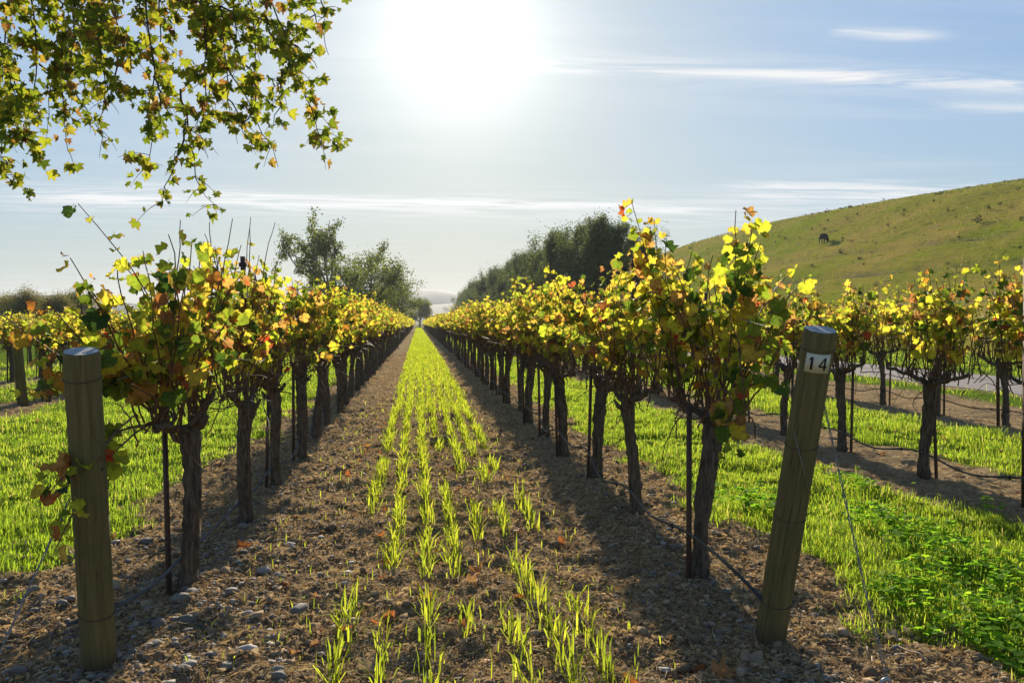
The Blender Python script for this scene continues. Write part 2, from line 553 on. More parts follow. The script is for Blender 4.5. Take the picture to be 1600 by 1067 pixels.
M['straw'] = bits_mat('dead straw', [(0.0, (0.20, 0.13, 0.07)), (0.3, (0.42, 0.30, 0.165)), (0.8, (0.52, 0.39, 0.22)), (1.0, (0.68, 0.55, 0.36))], 0.9, 0.05, 0.35)
M['clod'] = bits_mat('earth clods', [(0.0, (0.15, 0.105, 0.065)), (0.6, (0.30, 0.215, 0.13)), (1.0, (0.42, 0.31, 0.20))], 1.0, 0.0, 0, 0.6)
M['gravel'] = bits_mat('river gravel', [(0.0, (0.13, 0.11, 0.092)), (0.5, (0.22, 0.19, 0.155)), (0.85, (0.31, 0.27, 0.22)), (1.0, (0.44, 0.40, 0.35))], 0.8, 0.3, 0, 0.4)
M['twigs'] = bits_mat('dry prunings', [(0.0, (0.13, 0.08, 0.05)), (1.0, (0.46, 0.37, 0.26))], 0.9, 0.05)

# ground: soil with litter; green where the attribute says grass
m, N = new_mat('vineyard soil')
oc = N.n('ShaderNodeTexCoord').outputs['Object']
n1 = N.noise(oc, 2.2, 6, 0.65)
n2 = N.noise(oc, 22, 5, 0.7)
n3 = N.noise(N.mapping(oc, (1, 1, 1)), 95, 4, 0.7, 0.6)
c = N.ramp(n2, [(0.25, (0.16, 0.11, 0.062)), (0.5, (0.34, 0.245, 0.135)), (0.72, (0.52, 0.40, 0.23))])
c = N.mix(N.m('MULTIPLY', N.ss(n3, 0.5, 0.7), 0.75), c, (0.36, 0.26, 0.15))
c = N.mix(N.m('MULTIPLY', N.ss(n1, 0.4, 0.7), 0.4), c, (0.10, 0.07, 0.05))
gcol = N.ramp(N.noise(oc, 3.0, 6, 0.7), [(0.2, (0.035, 0.06, 0.012)), (0.5, (0.11, 0.17, 0.02)), (0.8, (0.20, 0.25, 0.04))])
c = N.mix(N.attr('edge'), c, gcol)
finish(N, principled(N, c, 1.0, 0.0, N.bump(N.m('ADD', n2, N.m('MULTIPLY', n3, 0.6)), 1.0, 0.03)))
M['soil'] = m

m, N = new_mat('gravel road')
oc = N.n('ShaderNodeTexCoord').outputs['Object']
n2 = N.noise(oc, 40, 5, 0.7)
n1 = N.noise(oc, 0.8, 4, 0.6)
c = N.ramp(n2, [(0.25, (0.16, 0.14, 0.13)), (0.75, (0.34, 0.30, 0.28))])
c = N.mix(N.m('MULTIPLY', n1, 0.5), c, (0.22, 0.18, 0.15))
finish(N, principled(N, c, 0.95, 0.1, N.bump(n2, 0.7, 0.01)))
M['road'] = m

m, N = new_mat('grazed hillside')
oc = N.n('ShaderNodeTexCoord').outputs['Object']
n1 = N.noise(N.mapping(oc, (0.6, 1, 1.0)), 0.07, 6, 0.65, 0.5)
n2 = N.noise(N.mapping(oc, (0.5, 0.5, 4.0)), 0.35, 6, 0.7, 0.6)
n3 = N.noise(oc, 3.0, 5, 0.75)
c = N.mix(N.ss(n1, 0.38, 0.62), (0.21, 0.25, 0.018), (0.36, 0.265, 0.065))
c = N.mix(N.m('MULTIPLY', N.ss(n2, 0.45, 0.68), 0.7), c, (0.19, 0.24, 0.02))
c = N.mix(N.m('MULTIPLY', N.ss(n3, 0.45, 0.72), 0.7), c, (0.36, 0.30, 0.075))
n4 = N.noise(N.mapping(oc, (0.35, 0.6, 3.0)), 1.3, 4, 0.7, 0.5)
c = N.mix(N.m('MULTIPLY', N.ss(n4, 0.56, 0.66), 0.75), c, (0.075, 0.09, 0.02))
c = N.mix(N.m('MULTIPLY', N.attr('edge'), 0.85), c, (0.12, 0.10, 0.08))
n5 = N.noise(oc, 1.1, 3, 0.5)
c = N.mix(N.m('MULTIPLY', N.ss(n5, 0.62, 0.68), 0.6), c, (0.20, 0.16, 0.12))
finish(N, principled(N, c, 1.0, 0.0, N.bump(N.m('ADD', n2, n3), 1.0, 0.3)))
M['hill'] = m

# ------------------------------------------------------------------ setting: ground, road, hill, mountains
def zone_grass(x, y):
    """how grassy the ground is, 0..1"""
    x, y = np.asarray(x, float), np.asarray(y, float)
    w = 0.55 * vnoise(x, y, 0.9) + 0.5 * vnoise(x + 5, y, 0.3)
    e = 0.16
    def strip(a, b):
        return sst(a - e, a + e, x + w) * (1 - sst(b - e, b + e, x + w))
    left = strip(-6.15, -2.05) * sst(3.7, 4.9, y + 2 * w + 0.25 * (x + 3))
    g = left + strip(2.25, 3.95) + strip(5.45, 7.35) + strip(10.3, 11.75) + sst(15.3, 15.8, x + 0.4 * w)
    g = g + strip(-9.15, -7.25) + strip(-12.0, -10.05) + (1 - sst(-13.2, -12.9, x))
    far = sst(60, 160, y)
    alley = strip(-0.5, 0.95) * sst(25, 60, y) * 0.8
    return np.clip(g + alley + far * 0.3 * (np.abs(x) > 14), 0, 1)


def axis(fine0, fine1, step, grow, lo, hi):
    a = list(np.arange(fine0, fine1, step))
    s = step
    while a[-1] < hi:
        s *= 1 + grow
        a.append(a[-1] + s)
    b = []
    s, p = step, fine0
    while p > lo:
        s *= 1 + grow
        p -= s
        b.append(p)
    return np.array(b[::-1] + a)


gx = axis(-3.2, 5.2, 0.035, 0.05, -1600, 1600)
gy = [2.3]
while gy[-1] < 1650:
    y = gy[-1]
    gy.append(y + (0.032 if y < 9 else (0.032 + (y - 9) * 0.011 if y < 40 else 0.37 + (y - 40) * 0.05)))
gy = np.concatenate([np.array([-60, -40, -25, -15, -10, -7, -5, -3.5, -2.4, -1.6, -1, -.5, 0, .4, .8, 1.2, 1.5, 1.8, 2.0, 2.15]), np.array(gy)])
GX, GY = np.meshgrid(gx, gy)
ground = MB()
nx, ny = len(gx), len(gy)
i = np.arange(ny - 1)[:, None] * nx
j = np.arange(nx - 1)[None, :]
gq = np.stack([i + j, i + j + 1, i + nx + j + 1, i + nx + j], -1).reshape(-1, 4)
ground.add(np.stack([GX, GY, gz(GX, GY)], -1), None, gq, 0.0, zone_grass(GX, GY).ravel())
tag(link('ground', ground.mesh('ground', M['soil'], True)), 'bare brown vineyard soil with green strips between the rows', kind='structure')

rd = MB()
ry = np.concatenate([np.arange(-20, 60, 2.0), np.arange(60, 900, 30.0)])
rx = np.linspace(11.9, 15.45, 9)
RX, RY = np.meshgrid(rx, ry)
RXw = RX + 0.12 * vnoise(RY, RX, 3.0) * (np.abs(RX - 13.7) > 1.5)
i = np.arange(len(ry) - 1)[:, None] * 9
j = np.arange(8)[None, :]
rd.add(np.stack([RXw, RY, 0.012 + 0.03 * (1 - ((RX - 13.68) / 1.78) ** 2)], -1), None, np.stack([i + j, i + j + 1, i + 10 + j, i + 9 + j], -1).reshape(-1, 4))
tag(link('road', rd.mesh('road', M['road'], True)), 'grey gravel farm road below the hill', kind='structure')

hx = np.concatenate([np.arange(18, 120, 0.8), np.arange(120, 620, 8.0)])
hy = np.concatenate([np.arange(-60, 30, 6.0), np.arange(30, 220, 1.0), np.arange(220, 640, 12.0)])
HX, HY = np.meshgrid(hx, hy)
HZ = hill_z(HX, HY) - 0.35
amp = np.clip(HZ / 3, 0, 1)
HZ = HZ + amp * (0.5 * vnoise(HX, HY, 9.0) + 0.22 * vnoise(HX, HY + 40, 3.5) + 0.08 * vnoise(HX + 9, HY, 1.7))
# stock tracks cut along the slope, as thin terraces
band = HZ + 1.2 * vnoise(HX, HY, 30.0)
trk = (np.exp(-((band - 9.1) / 0.22) ** 2) * sst(46, 50, HX) + np.exp(-((band - 6.0) / 0.2) ** 2) * sst(38, 42, HX)) * amp
HZ = HZ - 0.30 * trk
hill = MB()
nh = len(hx)
i = np.arange(len(hy) - 1)[:, None] * nh
j = np.arange(nh - 1)[None, :]
hill.add(np.stack([HX, HY, HZ], -1), None, np.stack([i + j, i + j + 1, i + nh + j + 1, i + nh + j], -1).reshape(-1, 4), 0.0, np.clip(trk * (0.7 + vnoise(HX, HY, 4.0)), 0, 1).ravel())
tag(link('hill', hill.mesh('hill', M['hill'], True)), 'smooth grassy hillside rising to the right', kind='structure')


def mountain(prof, y0, depth, name, label):
    b = MB()
    xs = np.linspace(prof[0][0], prof[-1][0], 90)
    top = np.interp(xs, [p[0] for p in prof], [p[1] for p in prof])
    k = np.ones(5) / 5
    top = np.convolve(np.pad(top, 2, 'edge'), k, 'valid') + vnoise(xs, xs * 0 + y0, 35) * 3 + vnoise(xs, xs * 0 + y0, 11) * 1.2
    rows = 12
    V = []
    for r_ in range(rows):
        f = r_ / (rows - 1)
        yy = y0 - depth * (1 - f) + depth * 0.3 * f
        h_ = top * math.sin(f * math.pi / 2) + vnoise(xs, xs * 0 + r_ * 30, 60) * 6 * math.sin(f * math.pi)
        V.append(np.stack([xs, np.full_like(xs, yy), h_ - 1.0 * (1 - f)], -1))
    V.append(np.stack([xs, np.full_like(xs, y0 + depth), xs * 0 - 1], -1))
    V = np.concatenate(V)
    i = np.arange(rows)[:, None] * 90
    j = np.arange(89)[None, :]
    b.add(V, None, np.stack([i + j, i + j + 1, i + 91 + j, i + 90 + j], -1).reshape(-1, 4))
    return tag(link(name, b.mesh(name, M['mountain'], True)), label, kind='structure')


def prof_at(pts, d):
    o = []
    for u, v in pts:
        p = at(u, v, d)
        o.append((p[0] * d / p[1] if False else p[0], p[2]))
    return o


mountain(prof_at([(430, 480), (560, 470), (615, 458), (638, 449), (650, 452), (660, 450), (675, 455), (690, 450), (705, 453), (722, 460), (800, 474), (1100, 480), (1500, 478)], 1400), 1400, 200,
         'mountains', 'blue hazy mountain range at the end of the alley')
mountain(prof_at([(560, 496), (640, 484), (670, 475), (720, 471), (780, 473), (900, 480), (1100, 488)], 950), 950, 150, 'foothills', 'lower hazy ridge below the far mountains')
mountain(prof_at([(-260, 480), (-100, 470), (0, 465), (40, 463), (60, 459), (80, 457), (105, 459), (130, 466), (200, 476), (330, 486)], 800), 860, 150, 'distant_hill', 'hazy wooded hill beyond the willows')

# haze
hb = MB()
hb.box((0, 850, 35.5), (3800, 2000, 73))
hz_m, N = new_mat('haze')
pv = N.n('ShaderNodeVolumePrincipled')
pv.inputs['Color'].default_value = (0.86, 0.9, 1.0, 1)
pv.inputs['Density'].default_value = 0.00017
pv.inputs['Anisotropy'].default_value = 0.3
o_ = N.n('ShaderNodeOutputMaterial')
N.t.links.new(pv.outputs[0], o_.inputs['Volume'])
HAZE = True
if HAZE:
    tag(link('haze', hb.mesh('haze', hz_m)), 'pale valley haze in the backlit air', kind='stuff')


# ------------------------------------------------------------------ far trees, barn, cow
def unit(v):
    return v / (np.linalg.norm(v) + 1e-9)


def tree_skeleton(rg, h, spread, trunk_r, style):
    """list of (points, radii) tubes and the leaf-bearing tips"""
    tubes, tips = [], []
    th = h * (0.32 if style == 'round' else 0.75)
    lean = rg.normal(size=2) * 0.03 * h
    tp = np.array([[lean[0] * f, lean[1] * f, h * f * (0.36 if style == 'round' else 0.92)] for f in np.linspace(0, 1, 7)])
    tp[1:, :2] += rg.normal(size=(6, 2)) * 0.012 * h
    tubes.append((tp, np.linspace(trunk_r, trunk_r * 0.55, 7) if style == 'round' else np.linspace(trunk_r, trunk_r * 0.15, 7)))
    nl = 10 if style == 'round' else 30
    for k in range(nl):
        a = k * 2.4 + rg.random()
        if style == 'round':
            base = tp[rg.integers(3, 7)]
            el = rg.uniform(0.15, 1.35)
            L = h * rg.uniform(0.42, 0.62) * (0.75 + 0.4 * math.sin(el))
            if el < 0.7:
                L *= spread
        else:
            f = (k + rg.random()) / nl * 0.94 + 0.02
            base = np.array([np.interp(f, np.linspace(0, 1, 7), tp[:, c_]) for c_ in range(3)])
            el = rg.uniform(0.7, 1.35)
            L = h * spread * rg.uniform(0.22, 0.36) * (1.2 - 0.75 * f)
        d = np.array([math.cos(a) * math.cos(el), math.sin(a) * math.cos(el), math.sin(el)])
        pts = [base]
        for s in range(6):
            d = unit(d + rg.normal(size=3) * 0.16 + np.array([0, 0, 0.05]))
            pts.append(pts[-1] + d * L / 6)
        pts = np.array(pts)
        r0 = trunk_r * (0.42 if style == 'round' else 0.25)
        tubes.append((pts, np.linspace(r0, r0 * 0.2, 7)))
        for q_ in range(7 if style == 'round' else 4):
            f = rg.uniform(0.35, 1.0)
            b0 = np.array([np.interp(f, np.linspace(0, 1, 7), pts[:, c_]) for c_ in range(3)])
            d2 = unit(d * 0.6 + rg.normal(size=3) * 0.75 + np.array([0, 0, 0.25]))
            L2 = L * rg.uniform(0.2, 0.42)
            p2 = [b0]
            for s in range(3):
                d2 = unit(d2 + rg.normal(size=3) * 0.25)
                p2.append(p2[-1] + d2 * L2 / 3)
            tubes.append((np.array(p2), np.linspace(r0 * 0.3, r0 * 0.08, 4)))
            for f2 in (0.35, 0.7, 1.0):
                tips.append(p2[0] + (p2[-1] - p2[0]) * f2)
    return tubes, np.array(tips)


DIA = np.array([[0, -0.5, 0], [0.3, 0, 0.08], [0, 0.5, 0], [-0.3, 0, 0.08]])


def scatter_leaves(b, rg, centers, n, sig, size, flat=1.0):
    """leaf-sized diamonds spread in clumps round the centres"""
    k = rg.integers(0, len(centers), n)
    clump = rg.random(len(centers))
    p = centers[k] + rg.normal(size=(n, 3)) * sig * np.array([1, 1, flat])
    X = rg.normal(size=(n, 3))
    X /= np.linalg.norm(X, axis=1)[:, None]
    Y = np.cross(X, rg.normal(size=(n, 3)))
    Y /= np.linalg.norm(Y, axis=1)[:, None]
    Z = np.cross(X, Y)
    s = size * rg.uniform(0.6, 1.3, n)
    V = p[:, None, :] + s[:, None, None] * (DIA[None, :, 0:1] * X[:, None, :] + DIA[None, :, 1:2] * Y[:, None, :] + DIA[None, :, 2:3] * Z[:, None, :])
    F = (np.arange(n)[:, None] * 4 + np.arange(4)[None, :])
    b.add(V.reshape(-1, 3), None, F, np.repeat(np.clip(0.6 * clump[k] + 0.4 * rg.random(n), 0, 0.999), 4))


TREE_MESH = {}


def tree_meshes(key, seed, h, spread, trunk_r, style, mat, n, sig, size):
    rg = np.random.default_rng(seed)
    tubes, tips = tree_skeleton(rg, h, spread, trunk_r, style)
    t = MB()
    t.tube(tubes[0][0], tubes[0][1], 9)
    l = MB()
    for p, r_ in tubes[1:]:
        l.tube(p, r_, 5, cap=False)
    c = MB()
    if style == 'tall' and key != 'willow':
        # plumes: upright sprays of leaves, with thin spires above the crown
        top = tubes[0][0][-1]
        sp_ = [top + np.array([rg.normal(0, .09 * h), rg.normal(0, .09 * h), -rg.uniform(-.03, .16) * h]) for _ in range(12)]
        scatter_leaves(c, rg, tips, int(n * 0.82), sig * 0.55, size, 2.6)
        scatter_leaves(c, rg, np.array(sp_), int(n * 0.10), 0.24, size, 3.2)
        scatter_leaves(c, rg, tips, int(n * 0.08), sig * 1.3, size, 1.5)
    else:
        scatter_leaves(c, rg, tips, n, sig, size, 0.85)
    TREE_MESH[key] = (t.mesh('trunk', M['tree_bark'], True), l.mesh('limbs', M['tree_bark'], True), c.mesh('crown', mat))


def plant_tree(name, key, loc, rz, sc, label, group=None, cat='tree', zs=1.0):
    e = empty(name, loc, rz)
    e.scale = (sc, sc, sc * zs)
    tag(e, label, cat, group)
    t, l, c = TREE_MESH[key]
    link('trunk', t, e)
    tag(link('limbs', l, e), kind='stuff')
    tag(link('crown', c, e), kind='stuff')
    return e


tree_meshes('open', 3, 13.0, 1.15, 0.34, 'round', M['oak_leaf'], 9500, 0.25, 0.25)
tree_meshes('dense', 8, 9.0, 1.05, 0.30, 'round', M['oak_leaf'], 11000, 0.48, 0.23)
tree_meshes('small', 11, 8.5, 1.2, 0.28, 'round', M['oak_leaf'], 9000, 0.5, 0.36)
tree_meshes('gum_a', 21, 14.0, 0.85, 0.24, 'tall', M['gum_leaf'], 24000, 0.36, 0.19)
tree_meshes('gum_b', 22, 13.0, 1.05, 0.22, 'tall', M['gum_leaf'], 26000, 0.40, 0.20)
tree_meshes('gum_c', 23, 15.0, 0.75, 0.24, 'tall', M['gum_leaf'], 16000, 0.26, 0.18)
tree_meshes('willow', 31, 4.6, 2.6, 0.13, 'tall', M['willow_leaf'], 15000, 0.45, 0.16)


def foot(u, d):
    p = at(u, 504, d)
    return (p[0], p[1], 0.0)


plant_tree('broadleaf_tree', 'open', foot(512, 98), 2.3, 1.25, 'tall loose olive green tree with sky showing through its crown, behind the left row', cat='tree')
plant_tree('broadleaf_tree', 'dense', foot(572, 90), 1.9, 1.15, 'rounded denser green tree leaning against the right side of the tall loose tree')
plant_tree('broadleaf_tree', 'dense', foot(606, 118), 3.4, 1.0, 'small dim green tree at the right foot of the rounded dense tree')
plant_tree('broadleaf_tree', 'small', foot(656, 228), 0.2, 0.98, 'small round tree standing alone at the far end of the grassy alley')
plant_tree('broadleaf_tree', 'small', foot(628, 240), 2.2, 0.72, 'faint low tree just left of the lone tree at the alley end')
GR = 'dark trees in the belt beside the road'
GL = ['nearest feathery tree at the right end of the dark belt', 'second tree from the right in the dark belt, thin top above the vines',
      'third tree from the right in the dark belt, tall and dense', 'fourth tree from the right in the dark belt, tallest dense crown',
      'fifth tree from the right in the dark belt, with a bushy spire', 'sixth tree from the right in the dark belt, slim pointed top',
      'seventh tree from the right in the dark belt, mid height', 'eighth tree from the right in the dark belt, wide crown',
      'ninth tree from the right in the dark belt, hazy', 'tenth tree from the right in the dark belt, hazy and low',
      'eleventh tree from the right in the dark belt, low beside the mountains', 'leftmost tree of the dark belt, lowest and palest against the mountains']
gum_spots = [(1000, 66, 'gum_c', 348), (972, 70, 'gum_c', 338), (938, 74, 'gum_b', 338), (900, 80, 'gum_a', 345), (868, 88, 'gum_b', 360), (842, 97, 'gum_c', 384),
             (818, 110, 'gum_b', 394), (795, 124, 'gum_a', 404), (775, 142, 'gum_b', 418), (757, 164, 'gum_a', 430), (741, 196, 'gum_b', 440), (727, 236, 'gum_b', 452)]
GH = {'gum_a': 14.9, 'gum_b': 13.9, 'gum_c': 15.8}
for k, (u, d, key, v) in enumerate(gum_spots):
    hgt = EYE + (504 - v) / FPX * d
    plant_tree('belt_tree', key, foot(u, d), k * 1.7, 1.4 * hgt / GH[key], GL[k], GR, 'tree', 1 / 1.4)
UL = ['bushy filler tree under the nearest feathery belt tree', 'bushy filler tree between the second and third belt trees', 'bushy filler tree between the third and fourth belt trees', 'bushy filler tree between the fourth and fifth belt trees',
      'bushy filler tree between the fifth and sixth belt trees', 'low filler tree at the far right end of the belt, beside the hill', 'bushy filler tree between the sixth and seventh belt trees', 'bushy filler tree between the seventh and eighth belt trees',
      'bushy filler tree between the eighth and ninth belt trees', 'hazy filler tree between the ninth and tenth belt trees', 'hazy filler tree between the tenth and eleventh belt trees', 'hazy filler tree between the eleventh and last belt trees',
      'palest filler tree at the far left tip of the belt', 'low filler tree in front of the sixth belt tree', 'low filler tree in front of the eighth belt tree']
for k, (u, d, key, v) in enumerate([(985, 78, 'gum_b', 385), (955, 81, 'gum_c', 362), (920, 84, 'gum_a', 362), (884, 92, 'gum_a', 366), (855, 100, 'gum_b', 388), (1010, 72, 'gum_b', 392), (830, 110, 'gum_a', 402), (806, 124, 'gum_b', 412), (785, 140, 'gum_a', 424),
                                     (766, 160, 'gum_b', 434), (749, 185, 'gum_a', 445), (734, 215, 'gum_b', 456), (720, 255, 'gum_b', 462), (822, 104, 'gum_b', 420), (790, 118, 'gum_b', 440)]):
    hgt = EYE + (504 - v) / FPX * d
    plant_tree('understorey_tree', key, foot(u, d), 0.6 + k * 2.1, 1.7 * hgt / GH[key], UL[k], 'lower trees behind the dark belt', 'tree', 1 / 1.7)
wl = ['far left willow shrub of the dull hedge line, cut by the picture edge', 'second willow shrub from the left edge', 'third willow shrub from the left edge', 'fourth willow shrub from the left edge, below the distant hill',
      'fifth willow shrub from the left edge, beside the vine canopy', 'sixth willow shrub, mostly behind the first left vine', 'outermost willow shrub beyond the left edge']
for k, (u, d) in enumerate([(-22, 62), (12, 64), (40, 60), (66, 63), (92, 61), (120, 64), (-60, 60)]):
    plant_tree('willow_shrub', 'willow', foot(u, d), k * 1.3, 0.54 + 0.05 * (k % 3), wl[k], 'dull willow hedge beyond the left vineyard', 'shrub')

bx = foot(705, 300)
barn = empty('barn', bx)
tag(barn, 'long low pale barn with a flat grey roof at the end of the rows', 'barn')
b = MB()
b.box((1.0, 4, 1.6), (22, 9, 3.2))
link('wall', b.mesh('wall', M['barn_wall']), barn)
b = MB()
b.box((1.0, 4, 3.55), (24, 11, 0.7))
b.box((1.0, 4, 4.0), (20, 8, 0.2))
link('roof', b.mesh('roof', M['barn_roof']), barn)
for k in range(4):
    b = MB()
    b.box((-6 + 4.6 * k, -0.55, 1.3), (2.6, 0.12, 2.2))
    link('doorway', b.mesh('doorway', M['opening_shade']), barn)

# grazing cow on the hill
cx_, cy_ = 51.9, 93.7
cow = empty('cow', (cx_, cy_, float(hill_z(cx_, cy_)) - 0.42), 0)
tag(cow, 'black cow grazing alone on the hillside', 'cow')


def skin_body(name, verts, edges, radii, mat, parent, root=0, sub=2):
    me = bpy.data.meshes.new(name)
    me.from_pydata(verts, edges, [])
    me.materials.append(mat)
    o = link(name, me, parent)
    o.modifiers.new('skin', 'SKIN')
    for i_, r_ in enumerate(radii):
        me.skin_vertices[0].data[i_].radius = (r_, r_) if not isinstance(r_, tuple) else r_
    me.skin_vertices[0].data[root].use_root = True
    s = o.modifiers.new('sub', 'SUBSURF')
    s.levels = s.render_levels = sub
    return o


cv = [(0.62, 0, 1.02), (0.2, 0, 0.98), (-0.25, 0, 1.0), (-0.6, 0, 1.08), (0.9, 0, 0.98), (1.12, 0, 0.68), (1.2, 0, 0.42), (1.27, 0, 0.2),
      (0.55, 0.2, 0.62), (0.53, 0.2, 0.36), (0.55, 0.2, 0.02), (0.6, -0.2, 0.62), (0.62, -0.2, 0.36), (0.6, -0.2, 0.02),
      (-0.6, 0.2, 0.68), (-0.72, 0.2, 0.42), (-0.66, 0.2, 0.02), (-0.55, -0.2, 0.68), (-0.66, -0.2, 0.42), (-0.6, -0.2, 0.02),
      (-0.84, 0, 1.12), (-0.9, 0, 0.7), (-0.88, 0, 0.42)]
ce = [(0, 1), (1, 2), (2, 3), (0, 4), (4, 5), (5, 6), (6, 7), (0, 8), (8, 9), (9, 10), (0, 11), (11, 12), (12, 13), (3, 14), (14, 15), (15, 16), (3, 17), (17, 18), (18, 19), (3, 20), (20, 21), (21, 22)]
cr = [.34, .37, .37, .33, .22, .15, .14, .09, .13, .075, .06, .13, .075, .06, .15, .08, .06, .15, .08, .06, .05, .03, .045]
skin_body('body', cv, ce, cr, M['cow'], cow, 1)
for s in (-1, 1):
    b = MB()
    b.tube([(1.1, 0.1 * s, 0.62), (1.08, 0.2 * s, 0.64), (1.06, 0.27 * s, 0.6)], [0.02, 0.05, 0.015], 6)
    link('ear', b.mesh('ear', M['cow'], True), cow)
cow.rotation_euler = (0, 0, R(20))
cow.scale = (0.74, 1.0, 1.05)

# scrub specks and dry tufts on the hill
hb_ = MB()
n = 900
sx, sy = rng.uniform(24, 110, n), rng.uniform(35, 190, n)
keep = hill_z(sx, sy) > 1.0
sx, sy = sx[keep], sy[keep]
cs = np.stack([sx, sy, hill_z(sx, sy) - 0.25], -1)
for c_ in cs[:700]:
    s_ = rng.uniform(0.08, 0.26) * rng.choice([.8, 1.0, 1.5], p=[.5, .4, .1])
    scatter_leaves(hb_, rng, c_[None] + np.array([0, 0, s_ * 0.4]), 26, s_ * 0.5, s_ * 0.8)
tag(link('hill_scrub', hb_.mesh('hill scrub', M['scrub_leaf'])), 'scattered dark thistles and tufts on the hillside', 'scrub', kind='stuff')


def blades(b, rg, x, y, z, h, w, lean=0.45, edge_rnd=None, dirs=None):
    """one bent grass blade per point: quad + tip"""
    n = len(x)
    a = rg.random(n) * 2 * math.pi if dirs is None else dirs
    ln = np.minimum(np.abs(rg.normal(0, lean, n)), 1.05) * h
    wa = a + math.pi / 2 + rg.normal(0, 0.5, n)
    dx, dy = np.cos(a) * ln, np.sin(a) * ln
    wx, wy = np.cos(wa) * w / 2, np.sin(wa) * w / 2
    V = np.zeros((n, 5, 3))
    V[:, 0] = np.stack([x - wx * .6, y - wy * .6, z - 0.01], -1)
    V[:, 1] = np.stack([x + wx * .6, y + wy * .6, z - 0.01], -1)
    V[:, 2] = np.stack([x + dx * .38 + wx, y + dy * .38 + wy, z + h * .58], -1)
    V[:, 3] = np.stack([x + dx * .38 - wx, y + dy * .38 - wy, z + h * .58], -1)
    V[:, 4] = np.stack([x + dx, y + dy, z + h * (1 - 0.28 * np.clip(ln / h, 0, 1.6))], -1)
    k = np.arange(n)[:, None] * 5
    r_ = rg.random(n) if edge_rnd is None else edge_rnd
    b.add(V.reshape(-1, 3), k + np.array([[3, 2, 4]]), k + np.array([[0, 1, 2, 3]]), np.repeat(r_, 5), np.tile([0, 0, .7, .7, 1.0], n))


# coarse hill grass
hg = MB()
n = 26000
sx = 22 + 90 * rng.random(n)
sy = 32 + 150 * rng.random(n) ** 1.3
keep = (hill_z(sx, sy) > 0.5)
sx, sy = sx[keep], sy[keep]
dd = np.hypot(sx, sy)
blades(hg, rng, sx, sy, hill_z(sx, sy) - 0.3, rng.uniform(0.1, 0.3, len(sx)), 0.0011 * dd * rng.uniform(0.5, 1.2, len(sx)), 0.8)
tag(link('hill_grass', hg.mesh('hill grass', M['hill_grass'])), 'thin dry and green grass on the hillside', 'grass', kind='stuff')


# ------------------------------------------------------------------ vine leaves and vines
def leaf_outline(rg, kind):
    if kind == 'vine':
        th = np.array([0, 12, 24, 36, 50, 62, 74, 88, 104, 118, 132, 148, 166, 176]) + 0.0
        r_ = np.array([1.0, .90, .84, .79, .90, .95, .87, .80, .87, .85, .80, .72, .60, .28]) * 0.058
    else:
        th = np.array([0, 11, 22, 33, 43, 52, 64, 78, 90, 101, 114, 130, 150, 174]) + 0.0
        r_ = np.array([1.0, .80, .66, .56, .76, .94, .72, .56, .70, .80, .64, .50, .42, .2]) * 0.082
    T = np.concatenate([th, -th[1:][::-1]])
    r_ = np.concatenate([r_, r_[1:][::-1]]) * rg.uniform(0.90, 1.12, 2 * len(r_) - 1)
    return np.radians(T), r_


def leaf_verts(rg, kind):
    """origin at the stalk, tip along +Y, face +Z"""
    T, r_ = leaf_outline(rg, kind)
    n = len(T)
    cup, fold, curl = rg.uniform(-1.2, 1.8), rg.uniform(0.1, 0.8), rg.uniform(-1.8, 1.2)
    c0 = np.array([[0, 0, 0]])
    rings = []
    for f in (0.5, 1.0):
        x, y = np.sin(T) * r_ * f, np.cos(T) * r_ * f
        q = np.hypot(x, y)
        z = -cup * q * q * 5 + fold * np.abs(x) - curl * np.maximum(y, 0) ** 2 * 5
        z = z + (0.009 * np.sin(T * 5 + cup * 3) * f * f + rg.normal(0, 0.0025, n) * f)
        rings.append(np.stack([x, y, z], -1))
    V = np.concatenate([c0] + rings)
    j = np.arange(n)
    j2 = (j + 1) % n
    tris = np.stack([np.zeros(n, int), 1 + j2, 1 + j], -1)
    quads = np.stack([1 + j, 1 + j2, 1 + n + j2, 1 + n + j], -1)
    e = np.concatenate([[0.0], np.full(n, .5), np.full(n, 1.0)])
    # leaf stalk
    st = np.array([[-.0012, 0, 0], [.0012, 0, 0], [.0016, -.05, .018], [-.0016, -.05, .018]])
    k = len(V)
    V = np.concatenate([V, st])
    quads = np.concatenate([quads, [[k, k + 1, k + 2, k + 3]]])
    e = np.concatenate([e, np.full(4, 0.9)])
    return V, tris, quads, e


lrg = np.random.default_rng(77)
LEAF_GEO = {k: [leaf_verts(lrg, k) for _ in range(12)] for k in ('vine', 'plane')}


def leaf_mesh(geo, name, mat):
    b = MB()
    b.add(geo[0], geo[1], geo[2], 0.0, geo[3])
    return b.mesh(name, mat, True)


VL = {mk: [leaf_mesh(g, 'leaf', M[mk]) for g in LEAF_GEO['vine']] for mk in ('vine_leaf', 'green_leaf', 'rust_leaf')}
PL = [leaf_mesh(g, 'leaf', M['plane_leaf']) for g in LEAF_GEO['plane']]


def frames(rg, tip, nrm):
    tip = tip / (np.linalg.norm(tip, axis=1)[:, None] + 1e-9)
    nrm = nrm - tip * np.sum(tip * nrm, 1)[:, None]
    nrm = nrm / (np.linalg.norm(nrm, axis=1)[:, None] + 1e-9)
    return np.cross(tip, nrm), tip, nrm


